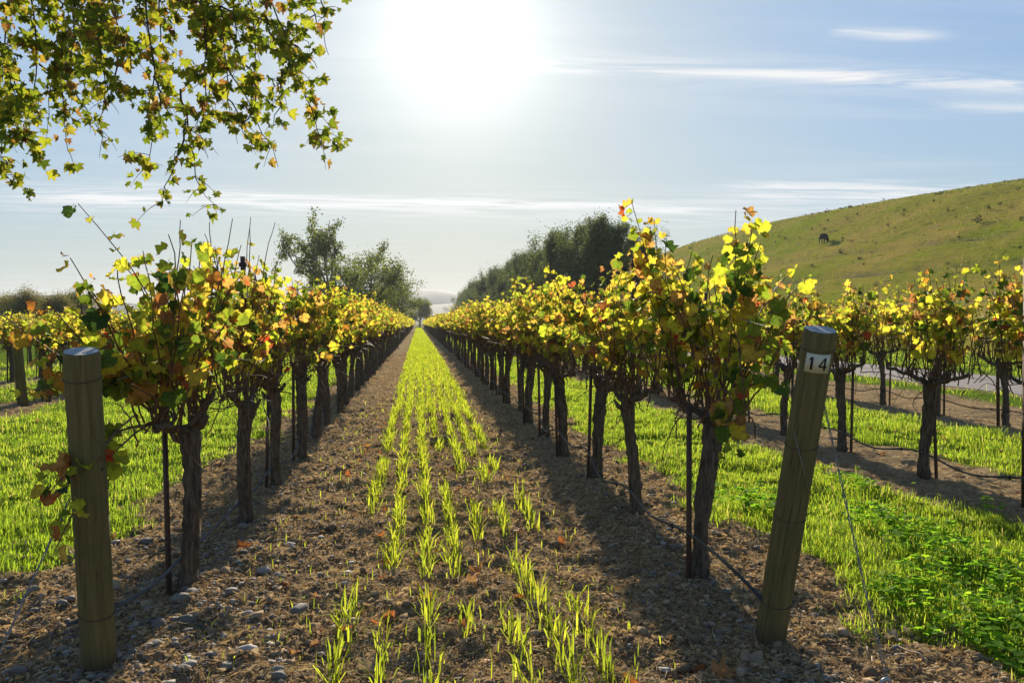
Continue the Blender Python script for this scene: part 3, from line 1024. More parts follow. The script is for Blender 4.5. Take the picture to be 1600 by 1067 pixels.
def add_leaves(b, rg, geos, P, X, Y, Z, S, light=True):
    """joins leaves into one mesh (outer ring only when light)"""
    idx = rg.integers(0, len(geos), len(P))
    for g in range(len(geos)):
        k = np.where(idx == g)[0]
        if not len(k):
            continue
        V, T, Q, e = geos[g]
        n = (len(V) - 5) // 2
        if light:
            sel = np.arange(0, n, 2)
            L = np.concatenate([V[:1], V[1 + n + sel]])
            m_ = len(sel)
            T = np.stack([np.zeros(m_, int), 1 + (np.arange(m_) + 1) % m_, 1 + np.arange(m_)], -1)
            Q = np.zeros((0, 4), int)
            e = np.concatenate([[0.0], np.ones(m_)])
        else:
            L = V
        W_ = P[k][:, None, :] + S[k][:, None, None] * (L[None, :, 0:1] * X[k][:, None, :] + L[None, :, 1:2] * Y[k][:, None, :] + L[None, :, 2:3] * Z[k][:, None, :])
        o = (np.arange(len(k)) * len(L))[:, None, None]
        b.add(W_.reshape(-1, 3), (T[None] + o).reshape(-1, 3), (Q[None] + o).reshape(-1, 4) if len(Q) else None,
              np.repeat(rg.random(len(k)), len(L)), np.tile(e, len(k)))


def bez(p0, p1, p2, n):
    t = np.linspace(0, 1, n)[:, None]
    return (1 - t) ** 2 * p0 + 2 * t * (1 - t) * p1 + t * t * p2


def gen_vine(rg, dens=1.0, nc=20, nb=44, special=(), height=1.0, stub=False):
    """one vine in its own coordinates: trunk, arms, canes and leaf places"""
    out = {}
    lean = rg.normal(0, 0.045, 2)
    zt = np.linspace(-0.06, 0.88, 24)
    f = (zt + 0.06) / 0.94
    ph = rg.random(4) * 6.28
    pts = np.stack([lean[0] * f + 0.022 * np.sin(f * 5 + ph[0]) * f, lean[1] * f + 0.022 * np.sin(f * 4 + ph[1]) * f, zt], -1)
    r0 = rg.uniform(0.038, 0.049)
    rad = r0 * (1 + 0.35 * np.exp(-zt / 0.06) * (zt >= 0) + 0.34 * np.exp(-((f - 0.97) / 0.10) ** 2) + 0.06 * np.sin(f * 9 + ph[2]))
    rad[-1] *= 0.75
    ns = 16
    th = np.arange(ns) / ns * 6.283
    tw = th[None, :] + 1.3 * f[:, None]
    rough = 1 + 0.13 * np.sin(3 * tw + ph[0]) + 0.09 * np.sin(7 * tw + ph[1]) + 0.10 * rg.normal(size=(24, ns)) + 0.16 * (vnoise(tw * 1.0, f[:, None] * 9 + ph[3] * 9 + tw * 0, 0.7))
    tb = MB()
    tb.tube(pts, rad, ns, rough=rough)
    head = pts[-1]
    for k in range(5):
        a = rg.random() * 6.28
        s0 = head + np.array([0, 0, -rg.uniform(0.0, 0.1)])
        tb.tube([s0, s0 + np.array([math.cos(a) * .07, math.sin(a) * .07, .03]), s0 + np.array([math.cos(a) * .1, math.sin(a) * .1, .08])], [.022, .019, .009], 7)
    out['trunk'] = tb
    out['arms'] = []
    starts = []
    for s in (-1, 1):
        L = rg.uniform(0.48, 0.64)
        p = bez(head + np.array([0, 0, -0.03]), head + np.array([rg.normal(0, .03), s * L * 0.35, 0.02]), np.array([rg.normal(0, .03), s * L + lean[1], 0.97 + rg.normal(0, .03)]), 9)
        p[1:, :] += rg.normal(0, 0.009, (8, 3))
        ab = MB()
        ab.tube(p, np.linspace(0.026, 0.015, 9), 9, rough=1 + 0.14 * rg.normal(size=(9, 9)))
        for k in range(4):
            q = p[rg.integers(2, 9)]
            ab.tube([q, q + np.array([rg.normal(0, .015), rg.normal(0, .02), .05]), q + np.array([rg.normal(0, .02), rg.normal(0, .02), .085])], [.012, .011, .006], 6)
        out['arms'].append(ab)
        starts.extend(list(p[2:]))
    canes, LP, LD, LS, LK = [], [], [], [], []
    for k in range(nc):
        st = starts[rg.integers(0, len(starts))] if k < nc * 0.85 else head
        top = rg.uniform(0.60, 1.02) * height
        if k % 6 == 0:
            top *= 1.12
        dx, dy = rg.normal(0, 0.17), rg.normal(0, 0.16)
        flop = rg.random() < 0.22
        e_ = st + np.array([dx * (2.0 if flop else 1.0), dy, top * (0.55 if flop else 1.0)])
        mid = st + np.array([dx * 0.35 + rg.normal(0, .06), dy * 0.3 + rg.normal(0, .06), top * 0.6])
        p = bez(st, mid, e_, 11)
        p[1:] += np.cumsum(rg.normal(0, 0.007, (10, 3)), axis=0)
        canes.append((p, np.linspace(0.0058, 0.0024, 11), 1.0))
    for k in range(nb):      # leafless laterals hanging in the fruit zone
        st = starts[rg.integers(0, len(starts))] + np.array([rg.normal(0, .05), rg.normal(0, .14), rg.normal(0, .05)])
        e_ = st + (np.array([rg.normal(0, .10), rg.normal(0, .12), rg.uniform(0.15, 0.6)]) if k % 3 else np.array([rg.normal(0, .17), rg.normal(0, .30), rg.uniform(-0.30, 0.30)]))
        p = bez(st, (st + e_) / 2 + np.array([rg.normal(0, .1), 0, rg.uniform(0, .2)]), e_, 9)
        p[1:] += np.cumsum(rg.normal(0, 0.008, (8, 3)), axis=0)
        canes.append((p, np.linspace(0.0052, 0.0028, 9) * rg.uniform(.7, 1.15), 0.0))
    for sp_ in special:
        p = bez(np.array(sp_[0], float), np.array(sp_[1], float), np.array(sp_[2], float), 12)
        p[1:] += np.cumsum(rg.normal(0, 0.006, (11, 3)), axis=0)
        canes.append((p, np.linspace(0.0055, 0.0022, 12), sp_[3]))
    for p, r_, lf in canes:
        if lf <= 0:
            continue
        seg = np.linalg.norm(np.diff(p, axis=0), axis=1)
        s = np.concatenate([[0], np.cumsum(seg)])
        step = 0.040 / (dens * min(lf, 1.5))
        t0 = 0.13 if lf <= 1.0 else (0.25 if lf < 2 else 0.45) * s[-1]
        for t in np.arange(t0 + rg.random() * step, s[-1], step):
            zf = np.interp(t, s, p[:, 2])
            if lf <= 1.0 and rg.random() < (0.82 if zf < 1.13 else (0.5 if zf < 1.3 else 0.08)):
                continue
            a = rg.random() * 6.28
            n_ = np.array([np.interp(t, s, p[:, c_]) for c_ in range(3)])
            d = np.array([math.cos(a), math.sin(a), rg.uniform(-0.35, 0.4)])
            LP.append(n_ + d * rg.uniform(0.03, 0.075))
            LD.append(d)
            LS.append(rg.choice([rg.uniform(0.45, .8), rg.uniform(0.7, 1.2)]) * (0.72 if t > s[-1] * 0.86 else 1.0))
    LP, LD, LS = np.array(LP), np.array(LD), np.array(LS)
    n = len(LP)
    tip = LD * rg.uniform(0.3, 1.0, (n, 1)) + np.stack([rg.normal(0, .35, n), rg.normal(0, .35, n), -rg.uniform(0.2, 1.3, n)], -1)
    nrm = np.stack([rg.normal(0, .6, n), rg.normal(0, .6, n), rg.uniform(0.0, 1.0, n)], -1) + LD * 0.5
    out['canes'] = canes
    out['leaves'] = (LP,) + frames(rg, tip, nrm) + (LS,)
    return out


def build_near_vine(rg, loc, label, group, mats=('vine_leaf',), probs=(1.0,), **kw):
    g = gen_vine(rg, **kw)
    e = empty('grapevine', loc)
    tag(e, label, 'grapevine', group)
    link('trunk', g['trunk'].mesh('trunk', M['bark'], True), e)
    for a in g['arms']:
        link('arm', a.mesh('arm', M['bark'], True), e)
    for p, r_, lf in g['canes']:
        b = MB()
        b.tube(p, r_, 5, cap=False)
        link('cane', b.mesh('cane', M['cane'], True), e)
    P, X, Y, Z, S = g['leaves']
    order = np.argsort(-S - 0.5 * (np.linalg.norm(P[:, :2], axis=1)) + 0.15 * P[:, 1])
    rest, keep = order[298:], order[:298]
    if len(rest):
        b = MB()
        add_leaves(b, rg, LEAF_GEO['vine'], P[rest], X[rest], Y[rest], Z[rest], S[rest], light=False)
        tag(link('foliage', b.mesh('foliage', M['vine_leaf'], True), e), kind='stuff')
    P, X, Y, Z, S = P[keep], X[keep], Y[keep], Z[keep], S[keep]
    pick = rg.choice(len(mats), len(P), p=probs)
    for k in range(len(P)):
        s = float(S[k])
        mt = Matrix(((X[k][0] * s, Y[k][0] * s, Z[k][0] * s, P[k][0]), (X[k][1] * s, Y[k][1] * s, Z[k][1] * s, P[k][1]), (X[k][2] * s, Y[k][2] * s, Z[k][2] * s, P[k][2]), (0, 0, 0, 1)))
        link('leaf', VL[mats[pick[k]]][int(rg.integers(0, 12))], e, matrix=mt)
    return e


# shared meshes for the vines farther off
FAR = []
for k in range(7):
    rg = np.random.default_rng(300 + k)
    g = gen_vine(rg, dens=1.0 if k < 5 else 0.5, nc=30, height=1.0)
    bt, bc, bl = g['trunk'], MB(), MB()
    for a in g['arms']:
        off = bt.n
        for vv, aa, bb in zip(a.v, a.a, a.b):
            bt.v.append(vv); bt.a.append(aa); bt.b.append(bb)
        bt.q.extend([q + off for q in a.q]); bt.t.extend([t + off for t in a.t]); bt.n += a.n
    for p, r_, lf in g['canes']:
        bc.tube(p[::2], r_[::2] * 1.35, 3, cap=False)
    add_leaves(bl, rg, LEAF_GEO['vine'], *g['leaves'], light=True)
    FAR.append((bt.mesh('trunk', M['bark'], True), bc.mesh('cane_tangle', M['cane'], True), bl.mesh('foliage', M['vine_leaf'])))


def far_vine(rg, loc, label, group, sparse=0.0):
    t, c, l = FAR[int(rg.integers(5, 7)) if rg.random() < sparse else int(rg.integers(0, 5))]
    e = empty('grapevine', loc, math.pi * int(rg.integers(0, 2)) + rg.normal(0, 0.1))
    e.scale = (rg.uniform(0.9, 1.15), rg.uniform(0.95, 1.1), rg.uniform(0.95, 1.07) * (0.88 if loc[0] < -5 else 1.0))
    tag(e, label, 'grapevine', group)
    link('trunk', t, e)
    tag(link('cane_tangle', c, e), kind='stuff')
    tag(link('foliage', l, e), kind='stuff')
    return e


STEP = 1.33
ROWS = [
    dict(x=ROW_L, y0=4.30, y1=62, near=10.5, name='left row beside the alley', sparse=0.1),
    dict(x=ROW_R, y0=4.18, y1=62, near=10.5, name='right row beside the alley', sparse=0.1),
    dict(x=ROW_R2, y0=3.98, y1=45, near=11.0, name='second right row', sparse=0.35),
    dict(x=ROW_R3, y0=8.37, y1=42, near=9.0, name='third right row beside the road', sparse=0.45),
    dict(x=ROW_B, y0=14.95, y1=52, near=0, name='far left row beyond the grass', sparse=0.1),
    dict(x=ROW_C, y0=17.0, y1=48, near=0, name='outer left row', sparse=0.1),
    dict(x=ROW_D, y0=20.0, y1=46, near=0, name='outermost left row by the willows', sparse=0.1),
]
vine_spots = []
for ri, rw in enumerate(ROWS):
    k, y = 0, rw['y0']
    while y < rw['y1']:
        rg = np.random.default_rng(1000 * ri + k)
        loc = (rw['x'] + rg.normal(0, 0.02), y + rg.normal(0, 0.05), float(gz(rw['x'], y)) - 0.0)
        d = math.hypot(loc[0], loc[1])
        group = 'grapevines of the ' + rw['name']
        if True:
            lab = f"gnarled grapevine, {NUM[k]} from the near end of the {rw['name']}"
        else:
            lab = f"distant yellow grapevine far along the {rw['name']}"
        if d < rw['near']:
            kw = dict(dens=1.0, nc=30, height=0.98)
            mats, probs = ('vine_leaf', 'green_leaf', 'rust_leaf'), (0.80, 0.12, 0.08)
            if ri == 0 and k == 0:
                lab = 'grapevine with bare shoots on top, next to the left end post'
                kw.update(height=0.9, special=[((0, -.35, .95), (-.05, -.6, 1.3), (-.10, -.78, 1.72), 1.1), ((0, -.3, 1.0), (-.2, -.5, 1.4), (-.36, -.6, 1.72), 1.1), ((.05, -.3, 1.0), (.12, -.55, 1.4), (.2, -.7, 1.68), 1.1), ((-.05, -.4, 1.0), (-.15, -.8, 1.3), (-.25, -.95, 1.5), 1.2),
                                                ((0, 0.1, .95), (-0.02, -.05, 1.5), (-0.36, -.38, 2.0), 0.5), ((0, .3, 1.0), (0.05, .35, 1.6), (0.02, .5, 2.02), 0.0), ((0, .2, 1.2), (0.1, .25, 1.6), (0.16, .3, 2.0), 0.0),
                                                ((0, -.1, 1.2), (0.0, -.1, 1.6), (0.02, -.15, 1.96), 0.0), ((0, -.3, .95), (-.2, -.5, 1.15), (-.52, -.9, 1.52), 0.0),
                                                ((0, -.4, .95), (-.1, -.75, 1.3), (-.27, -1.22, 1.16), 2.0), ((0, -.4, 1.0), (-.1, -.75, 1.4), (-.2, -1.15, 1.30), 1.6), ((0, -.35, .95), (.05, -.7, 1.2), (-.3, -1.05, 1.40), 1.4),
                                                ((0, -.4, .95), (0, -.9, 1.02), (-.09, -1.36, 0.78), 2.2), ((0, -.4, .95), (-.02, -.9, 1.0), (-.07, -1.3, 0.62), 2.0), ((0, -.4, .95), (-.1, -.8, 1.5), (-.1, -.9, 1.55), 1.2),
                                                ((0.0, -.3, .95), (.05, -.6, 1.3), (.1, -.8, 1.5), 1.2)])
                probs = (0.72, 0.13, 0.15)
            elif ri == 0 and k == 1:
                kw.update(special=[((0, -.1, 1.2), (0.0, -.1, 1.7), (0.08, -.15, 2.1), 0.0), ((0, -.2, 1.2), (0.1, -.2, 1.7), (0.12, -.25, 2.15), 0.0), ((0, .1, 1.2), (0.1, .1, 1.7), (0.22, .05, 2.12), 0.0)])
            elif ri == 1 and k == 0:
                lab = 'leafy grapevine with tall golden shoots, next to the numbered end post'
                kw.update(height=0.90, dens=1.1, special=[((0, -.3, .95), (0.0, -.5, 1.5), (-0.03, -.5, 1.98), 3.0), ((0, -.25, .95), (.05, -.45, 1.4), (.03, -.55, 1.9), 3.0), ((0, .4, .95), (-.05, .5, 1.5), (-0.24, .55, 2.14), 3.0),
                                                ((0, .45, .95), (-.1, .5, 1.5), (-0.12, .5, 2.08), 3.0), ((0, .3, .95), (-.1, .4, 1.5), (-0.32, .5, 1.86), 2.5),
                                                ((0, -.4, .95), (.05, -.7, 1.3), (.12, -.85, 1.05), 1.4), ((0, -.4, .95), (-.1, -.6, 1.1), (-.16, -.7, .75), 1.4), ((0, -.3, .95), (.1, -.6, 1.4), (.05, -.75, 1.45), 1.3)])
                probs = (0.76, 0.20, 0.04)
            elif ri == 2:
                kw.update(dens=0.85)
            build_near_vine(rg, loc, lab, group, mats, probs, **kw)
        else:
            far_vine(rg, loc, lab, group, rw['sparse'])
        vine_spots.append((ri, k, loc, d))
        y += STEP
        k += 1

# vines too far to pick apart: one mass per row
dv, dc = MB(), MB()
for rw in ROWS:
    yy = np.arange(rw['y1'], 205 if abs(rw['x']) < 2 else 120, 1.33)
    n = 95 * len(yy)
    p = np.stack([rw['x'] + rng.normal(0, 0.17, n), rng.choice(yy, n) + rng.uniform(-.66, .66, n), 0.0 * np.ones(n)], -1)
    p[:, 2] = (1.02 + 0.95 * rng.beta(1.6, 1.5, n)) * (0.88 if rw['x'] < -5 else 1.0)
    tip = np.stack([rng.normal(0, 1, n), rng.normal(0, 1, n), -np.ones(n)], -1)
    nrm = np.stack([rng.normal(0, 1, n), rng.normal(0, 1, n), rng.uniform(0, 1, n)], -1)
    X, Y, Z = frames(rng, tip, nrm)
    s = 0.17 * rng.uniform(0.7, 1.2, n)
    V = p[:, None, :] + s[:, None, None] * (DIA[None, :, 0:1] * 1.5 * X[:, None, :] + DIA[None, :, 1:2] * Y[:, None, :] + DIA[None, :, 2:3] * Z[:, None, :])
    dv.add(V.reshape(-1, 3), None, np.arange(n)[:, None] * 4 + np.arange(4)[None, :], np.repeat(rng.random(n), 4), np.tile([.2, .9, .9, .9], n))
    for y in yy:
        dc.tube([(rw['x'], y, 0), (rw['x'] + rng.normal(0, .03), y, 0.9)], [.055, .06], 5, cap=False)
        for q_ in range(3):
            a = rng.normal(0, .3)
            dc.tube([(rw['x'], y + a, 0.9), (rw['x'] + rng.normal(0, .1), y + a, 1.6)], [.012, .006], 3, cap=False)
tag(link('distant_vines', dv.mesh('distant vine foliage', M['vine_leaf'])), 'mass of yellow vine foliage where the rows merge far away', 'grapevines', kind='stuff')
tag(link('distant_vine_trunks', dc.mesh('distant vine wood', M['bark'])), 'dim thicket of trunks under the far vine foliage', 'grapevines', kind='stuff')


# ------------------------------------------------------------------ stakes, line posts, wires, hoses
def stake_mesh(h, w):
    b = MB()
    b.box((0, 0, h / 2 - 0.1), (w, w * 0.7, h + 0.2))
    b.box((w * 0.42, 0, h / 2 - 0.1), (w * 0.25, w * 1.3, h + 0.18))
    return b.mesh('stake', M['rusty'])


ST = stake_mesh(0.98, 0.022)
lp = MB()
lp.box((0, 0, 0.87), (0.034, 0.006, 2.1))
lp.box((0.0, 0.0205, 0.87), (0.006, 0.035, 2.096))
for zz in (0.95, 1.3, 1.6, 1.86):
    lp.box((0.0215, -0.002, zz), (0.012, 0.014, 0.03))
    lp.box((-0.0215, -0.002, zz), (0.012, 0.014, 0.03))
LPM = lp.mesh('line_post', M['rusty'])
for ri, k, loc, d in vine_spots:
    rw = ROWS[ri]
    if d > 30:
        continue
    rg = np.random.default_rng(9000 + ri * 100 + k)
    side = 0.085
    line = (ri == 0 and k % 5 == 1) or (ri != 0 and k % 5 == 1)
    sfx = f"the {NUM[k]} vine of the {rw['name']}" if k < 60 else f"a distant vine of the {rw['name']}"
    if line:
        o = link('line_post', LPM, None, (loc[0] + 0.0, loc[1] + 0.14, loc[2]))
        o.rotation_euler = (rg.normal(0, .015), rg.normal(0, .015), 0)
        tag(o, f'tall steel trellis post behind {sfx}', 'trellis post', 'steel posts holding the trellis wires')
    else:
        o = link('vine_stake', ST, None, (loc[0] - side if loc[0] < 2.5 else loc[0] + side, loc[1] - 0.04, loc[2]))
        o.rotation_euler = (rg.normal(0, .03), rg.normal(0, .03), rg.random())
        tag(o, f'thin rusty stake beside {sfx}', 'vine stake', 'thin stakes beside the vine trunks')

post_tops = {}


def wood_post(p0, p1, rad, label, detail=True):
    p0, p1 = Vector(p0), Vector(p1)
    e = empty('end_post', p0)
    d = (p1 - p0)
    e.rotation_mode = 'QUATERNION'
    e.rotation_quaternion = d.to_track_quat('Z', 'Y')
    L = d.length
    ns = 36
    rg = np.random.default_rng(int(abs(p0.x * 1000)))
    zz = np.concatenate([[-0.25], np.linspace(0, L - 0.012, 22), [L - 0.004, L]])
    sh = np.ones(len(zz))
    sh[-2], sh[-1] = 0.985, 0.94
    th = np.arange(ns) / ns * 6.283
    taper = np.interp(zz, [0, L], [1.04, 0.97])
    rr = rad * (sh * taper)[:, None] * (1 + 0.018 * np.sin(2 * th + rg.random() * 6)[None] + 0.012 * np.sin(3 * th + 1)[None] + 0.006 * rg.normal(size=(len(zz), ns)))
    # drying cracks running down the grain
    for c_ in range(4):
        j = rg.integers(0, ns)
        a, b_ = sorted(rg.integers(2, len(zz), 2))
        rr[a:b_, j] *= 0.955
    V = np.stack([rr * np.cos(th)[None], rr * np.sin(th)[None], np.repeat(zz[:, None], ns, 1)], -1).reshape(-1, 3)
    i = np.arange(len(zz) - 1)[:, None] * ns
    j = np.arange(ns)[None, :]
    j2 = (j + 1) % ns
    b = MB()
    b.add(V, None, np.stack([i + j, i + j2, i + ns + j2, i + ns + j], -1).reshape(-1, 4))
    link('shaft', b.mesh('shaft', M['post_wood'], True), e)
    tb = MB()
    R_ = rad * 0.93
    ring = [(0, 0, L + 0.001)]
    for rf in (0.5, 1.0):
        for t in th:
            ring.append((rf * R_ * math.cos(t), rf * R_ * math.sin(t), L + 0.0005 + 0.002 * rg.random()))
    tr = [(0, 1 + k, 1 + (k + 1) % ns) for k in range(ns)]
    qd = [(1 + k, 1 + ns + k, 1 + ns + (k + 1) % ns, 1 + (k + 1) % ns) for k in range(ns)]
    tb.add(ring, tr, qd)
    link('top_face', tb.mesh('top_face', M['post_top'], False), e)
    tag(e, label, 'post')
    return e, L


def ring_wire(parent, z, rad, wr, mat, tilt=0.0):
    th = np.linspace(0, 2 * math.pi, 40)
    b = MB()
    b.tube(np.stack([rad * np.cos(th), rad * np.sin(th), z + tilt * np.cos(th)], -1), wr, 6, cap=False)
    link('wire_wrap', b.mesh('wire_wrap', mat, True), parent)


PR = np.array([1.575, 3.27, float(gz(1.575, 3.27)) - 0.01])
PRT = np.array(at(1282, 515, 3.07))
pr, Lr = wood_post(PR, PRT, 0.066, 'leaning round wooden end post carrying the number 14, right of the alley')
PLb = np.array([-1.325, 3.36, float(gz(-1.325, 3.36)) - 0.01])
PLT = np.array(at(127, 549, 2.88))
pl, Ll = wood_post(PLb, PLT, 0.064, 'upright round wooden end post half hidden by leaves, left of the alley')
q0 = at(36, 640, 13.3)
pf, Lf = wood_post((q0[0], q0[1], 0.0), at(25, 524, 12.9), 0.078, 'distant round wooden end post at the head of the far left row')
ring_wire(pr, 0.20, 0.0698, 0.0026, M['rusty'], 0.004)
ring_wire(pr, 0.95, 0.0672, 0.0018, M['rusty'], 0.006)
ring_wire(pr, 0.62, 0.0685, 0.0018, M['rusty'], 0.004)
ring_wire(pr, Lr - 0.075, 0.0655, 0.0016, M['rusty'], 0.003)
ring_wire(pl, 0.26, 0.0672, 0.0026, M['rusty'], -0.008)
ring_wire(pl, Ll - 0.105, 0.0642, 0.0022, M['rusty'], 0.003)

# number plate on the face of the right post, turned to the camera
inv = pr.rotation_quaternion.to_matrix().inverted()
to_cam = inv @ (Vector((0.15, 0, EYE)) - Vector(PRT))
ang_c = math.atan2(to_cam.y, to_cam.x) + 0.12
pz = Lr - 0.124
plate = MB()
w2, h2, th_ = 0.052, 0.039, 0.0025
nseg = 10
vp = []
for k in range(nseg + 1):
    t = (k / nseg - 0.5) * 2 * w2 / 0.074
    for rr_ in (0.0678, 0.0678 + th_):
        for zz in (-h2, h2):
            vp.append((rr_ * math.cos(t), rr_ * math.sin(t), zz))
pq = []
for k in range(nseg):
    a = k * 4
    pq += [(a, a + 4, a + 5, a + 1), (a + 2, a + 3, a + 7, a + 6), (a, a + 2, a + 6, a + 4), (a + 1, a + 5, a + 7, a + 3)]
pq += [(0, 1, 3, 2), (nseg * 4, nseg * 4 + 2, nseg * 4 + 3, nseg * 4 + 1)]
plate.add(vp, None, pq)
po = link('number_plate', plate.mesh('number_plate', M['plate'], False), pr)
po.matrix_basis = Matrix.Translation((0, 0, pz)) @ Matrix.Rotation(ang_c, 4, 'Z')
po['label'] = 'cream plate with the black number 14'


def digit(polys, shift, parent):
    """flat figure bent to the plate; polys are quads in plate units, metres"""
    b = MB()
    for qd in polys:
        v = []
        for (x, z) in qd:
            t = (x + shift) / 0.074
            v.append((0.0708 * math.cos(t), 0.0708 * math.sin(t), z))
        for (x, z) in qd:
            t = (x + shift) / 0.074
            v.append((0.0715 * math.cos(t), 0.0715 * math.sin(t), z))
        b.add(v, None, [(4, 5, 6, 7), (0, 1, 5, 4), (1, 2, 6, 5), (2, 3, 7, 6), (3, 0, 4, 7)])
    link('digit', b.mesh('digit', M['digit']), parent)


D1 = [[(-.0055, -.026), (.0045, -.026), (.0045, .026), (-.0055, .026)], [(-.0135, .010), (-.0056, .015), (-.0056, .0255), (-.0105, .018)]]
D4 = [[(.004, -.026), (.0125, -.026), (.0125, .026), (.004, .026)], [(-.0165, -.014), (.0039, -.014), (.0039, -.0065), (-.0165, -.0065)],
      [(.0126, -.014), (.018, -.014), (.018, -.0065), (.0126, -.0065)], [(-.0165, -.0064), (-.0085, -.0064), (.0039, .0165), (.0039, .026)]]
digit(D1, -0.024, po)
digit(D4, 0.020, po)

# guy wires and ground anchors
def guy(pts, label, r_=0.0022):
    b = MB()
    for ph in (0, math.pi):
        P_ = []
        n = 60
        for k in range(n):
            f = k / (n - 1)
            c0 = pts[0] * (1 - f) + pts[1] * f
            w = 0.0035 + 0.012 * np.clip((f - 0.72) / 0.28, 0, 1) * (1 if ph == 0 else -0.6)
            P_.append(c0 + w * np.array([math.cos(ph + f * 40 * (f < .75)), math.sin(ph + f * 40 * (f < .75)), 0]))
        b.tube(P_, r_, 5, cap=False)
    o = link('guy_wire', b.mesh('guy_wire', M['wire'], True))
    tag(o, label, 'guy wire', 'twisted guy wires of the end posts')


anc = np.array(at(1383, 1046, 2.98))
anc[2] = float(gz(anc[0], anc[1])) + 0.03
gtop = PR + (PRT - PR) * 0.80 + np.array([0.068, 0.02, 0])
guy([gtop, anc + np.array([0, 0, .035])], 'twisted guy wire from the numbered post down to its anchor ring')
ancl = np.array([-1.50, 2.62, 0.02])
guy([PLb + (PLT - PLb) * 0.56 + np.array([-0.075, 0, 0]), ancl], 'twisted guy wire from the left end post to the ground')
# wire slanting across the face of the numbered post
b = MB()
sl0 = PR + (PRT - PR) * 0.70 + np.array([-0.061, -.032, 0])
sl1 = PR + (PRT - PR) * 0.52 + np.array([0.02, -.08, 0])
b.tube([sl0, (sl0 + sl1) / 2 + np.array([-.008, -.02, 0]), sl1], 0.0018, 5)
o = link('wire_tail', b.mesh('wire_tail', M['wire'], True))
tag(o, 'loose grey wire end slanting across the numbered post', 'wire')
ae = empty('anchor_eye', anc)
tag(ae, 'galvanised anchor ring in the ground below the right guy wire', 'anchor')
t = np.linspace(0, 2 * math.pi, 33)
b = MB()
b.tube(np.stack([0.022 * np.cos(t), -0.006 * np.sin(t), 0.0 + 0.036 * np.sin(t)], -1), 0.0075, 10, cap=False)
link('ring', b.mesh('ring', M['steel_eye'], True), ae)
b = MB()
b.tube([(0, 0.0, -0.04), (0, 0.02, -0.09), (0, 0.03, -0.25)], 0.009, 9)
link('shank', b.mesh('shank', M['steel_eye'], True), ae)

for ri, rw in enumerate(ROWS[:4]):
    y0 = {0: 3.42, 1: 3.3, 2: 3.2, 3: 7.5}[ri]
    for zi, (zz, nm) in enumerate([(0.97, 'lowest'), (1.3, 'middle'), (1.62, 'top')]):
        P_ = []
        ys = np.concatenate([[y0], np.arange(rw['y0'] + 0.6, 62, 2.0)])
        for y in ys:
            P_.append((rw['x'] + 0.02 * math.sin(y * 3 + zi), y, zz + 0.012 * math.sin(y * 2.1) + (0 if y > y0 else -0.1 * zi)))
        b = MB()
        b.tube(P_, 0.0017, 4, cap=False)
        o = link('trellis_wire', b.mesh('trellis_wire', M['wire']))
        tag(o, f"{nm} thin trellis wire strung along the {rw['name']}", 'wire', 'trellis wires through the vines')

for ri, rw in enumerate(ROWS[:5]):
    P_ = []
    ys = [l for (r2, k, l, d) in vine_spots if r2 == ri and l[1] < 45]
    hz_ = 0.27 if ri else 0.19
    if ri == 1:
        P_ += [PR + (PRT - PR) * 0.135 + np.array([-0.055, -.01, 0.0]), PR + (PRT - PR) * 0.15 + np.array([-0.085, .03, 0.01]), PR + np.array([-0.12, .16, 0.28])]
    elif ri == 0:
        P_ += [PLb + np.array([-0.12, -0.02, 0.19]), PLb + np.array([0.05, .09, 0.22]), PLb + np.array([0.1, .4, 0.21])]
    else:
        P_ += [np.array([rw['x'] - .08, rw['y0'] - 1.2, 0.3])]
    rg = np.random.default_rng(60 + ri)
    sdx = {0: -0.03, 1: -0.085, 2: -0.08, 3: -0.08, 4: 0.08}[ri]
    for l in ys:
        P_.append(np.array([l[0] + sdx, l[1], l[2] + hz_ + rg.normal(0, .02)]))
        P_.append(np.array([l[0] + sdx + rg.normal(0, .03), l[1] + 0.62, l[2] + hz_ - rg.uniform(0.05, 0.14)]))
    P_ = np.array(P_)
    tt = np.arange(len(P_))
    ts = np.linspace(0, len(P_) - 1, len(P_) * 5)
    # smooth the line a little
    Q_ = np.stack([np.interp(ts, tt, P_[:, c_]) for c_ in range(3)], -1)
    for _ in range(3):
        Q_[1:-1] = (Q_[:-2] + 2 * Q_[1:-1] + Q_[2:]) / 4
    e = empty('drip_hose', (0, 0, 0))
    b = MB()
    b.tube(Q_, 0.0085, 8)
    link('pipe', b.mesh('pipe', M['hose_grey' if ri == 0 else 'hose'], True), e)
    for l in ys[:6]:
        b = MB()
        yv = l[1] + 0.2
        c0 = np.array([np.interp(yv, Q_[:, 1], Q_[:, c_]) for c_ in range(3)])
        b.tube([c0 + np.array([0, -.016, 0]), c0 + np.array([0, .016, 0])], [.0125, .0125], 8)
        b.tube([c0, c0 + np.array([0, 0, -.022])], [.006, .004], 6)
        link('emitter', b.mesh('emitter', M['hose']), e)
    tag(e, f"{'pale grey' if ri == 0 else 'black'} drip irrigation hose sagging along the {rw['name']}", 'hose', 'drip hoses along the vine rows')

# ------------------------------------------------------------------ grass, seedlings, weeds
def strip_points(n, x0, x1, y0, y1, p=1.0):
    """more points near the viewer: density falls off with distance"""
    u = rng.random(n)
    q = 1.0 - p
    y = (y0 ** q + u * (y1 ** q - y0 ** q)) ** (1 / q) if abs(q) > 1e-6 else y0 * (y1 / y0) ** u
    return rng.uniform(x0, x1, n), y


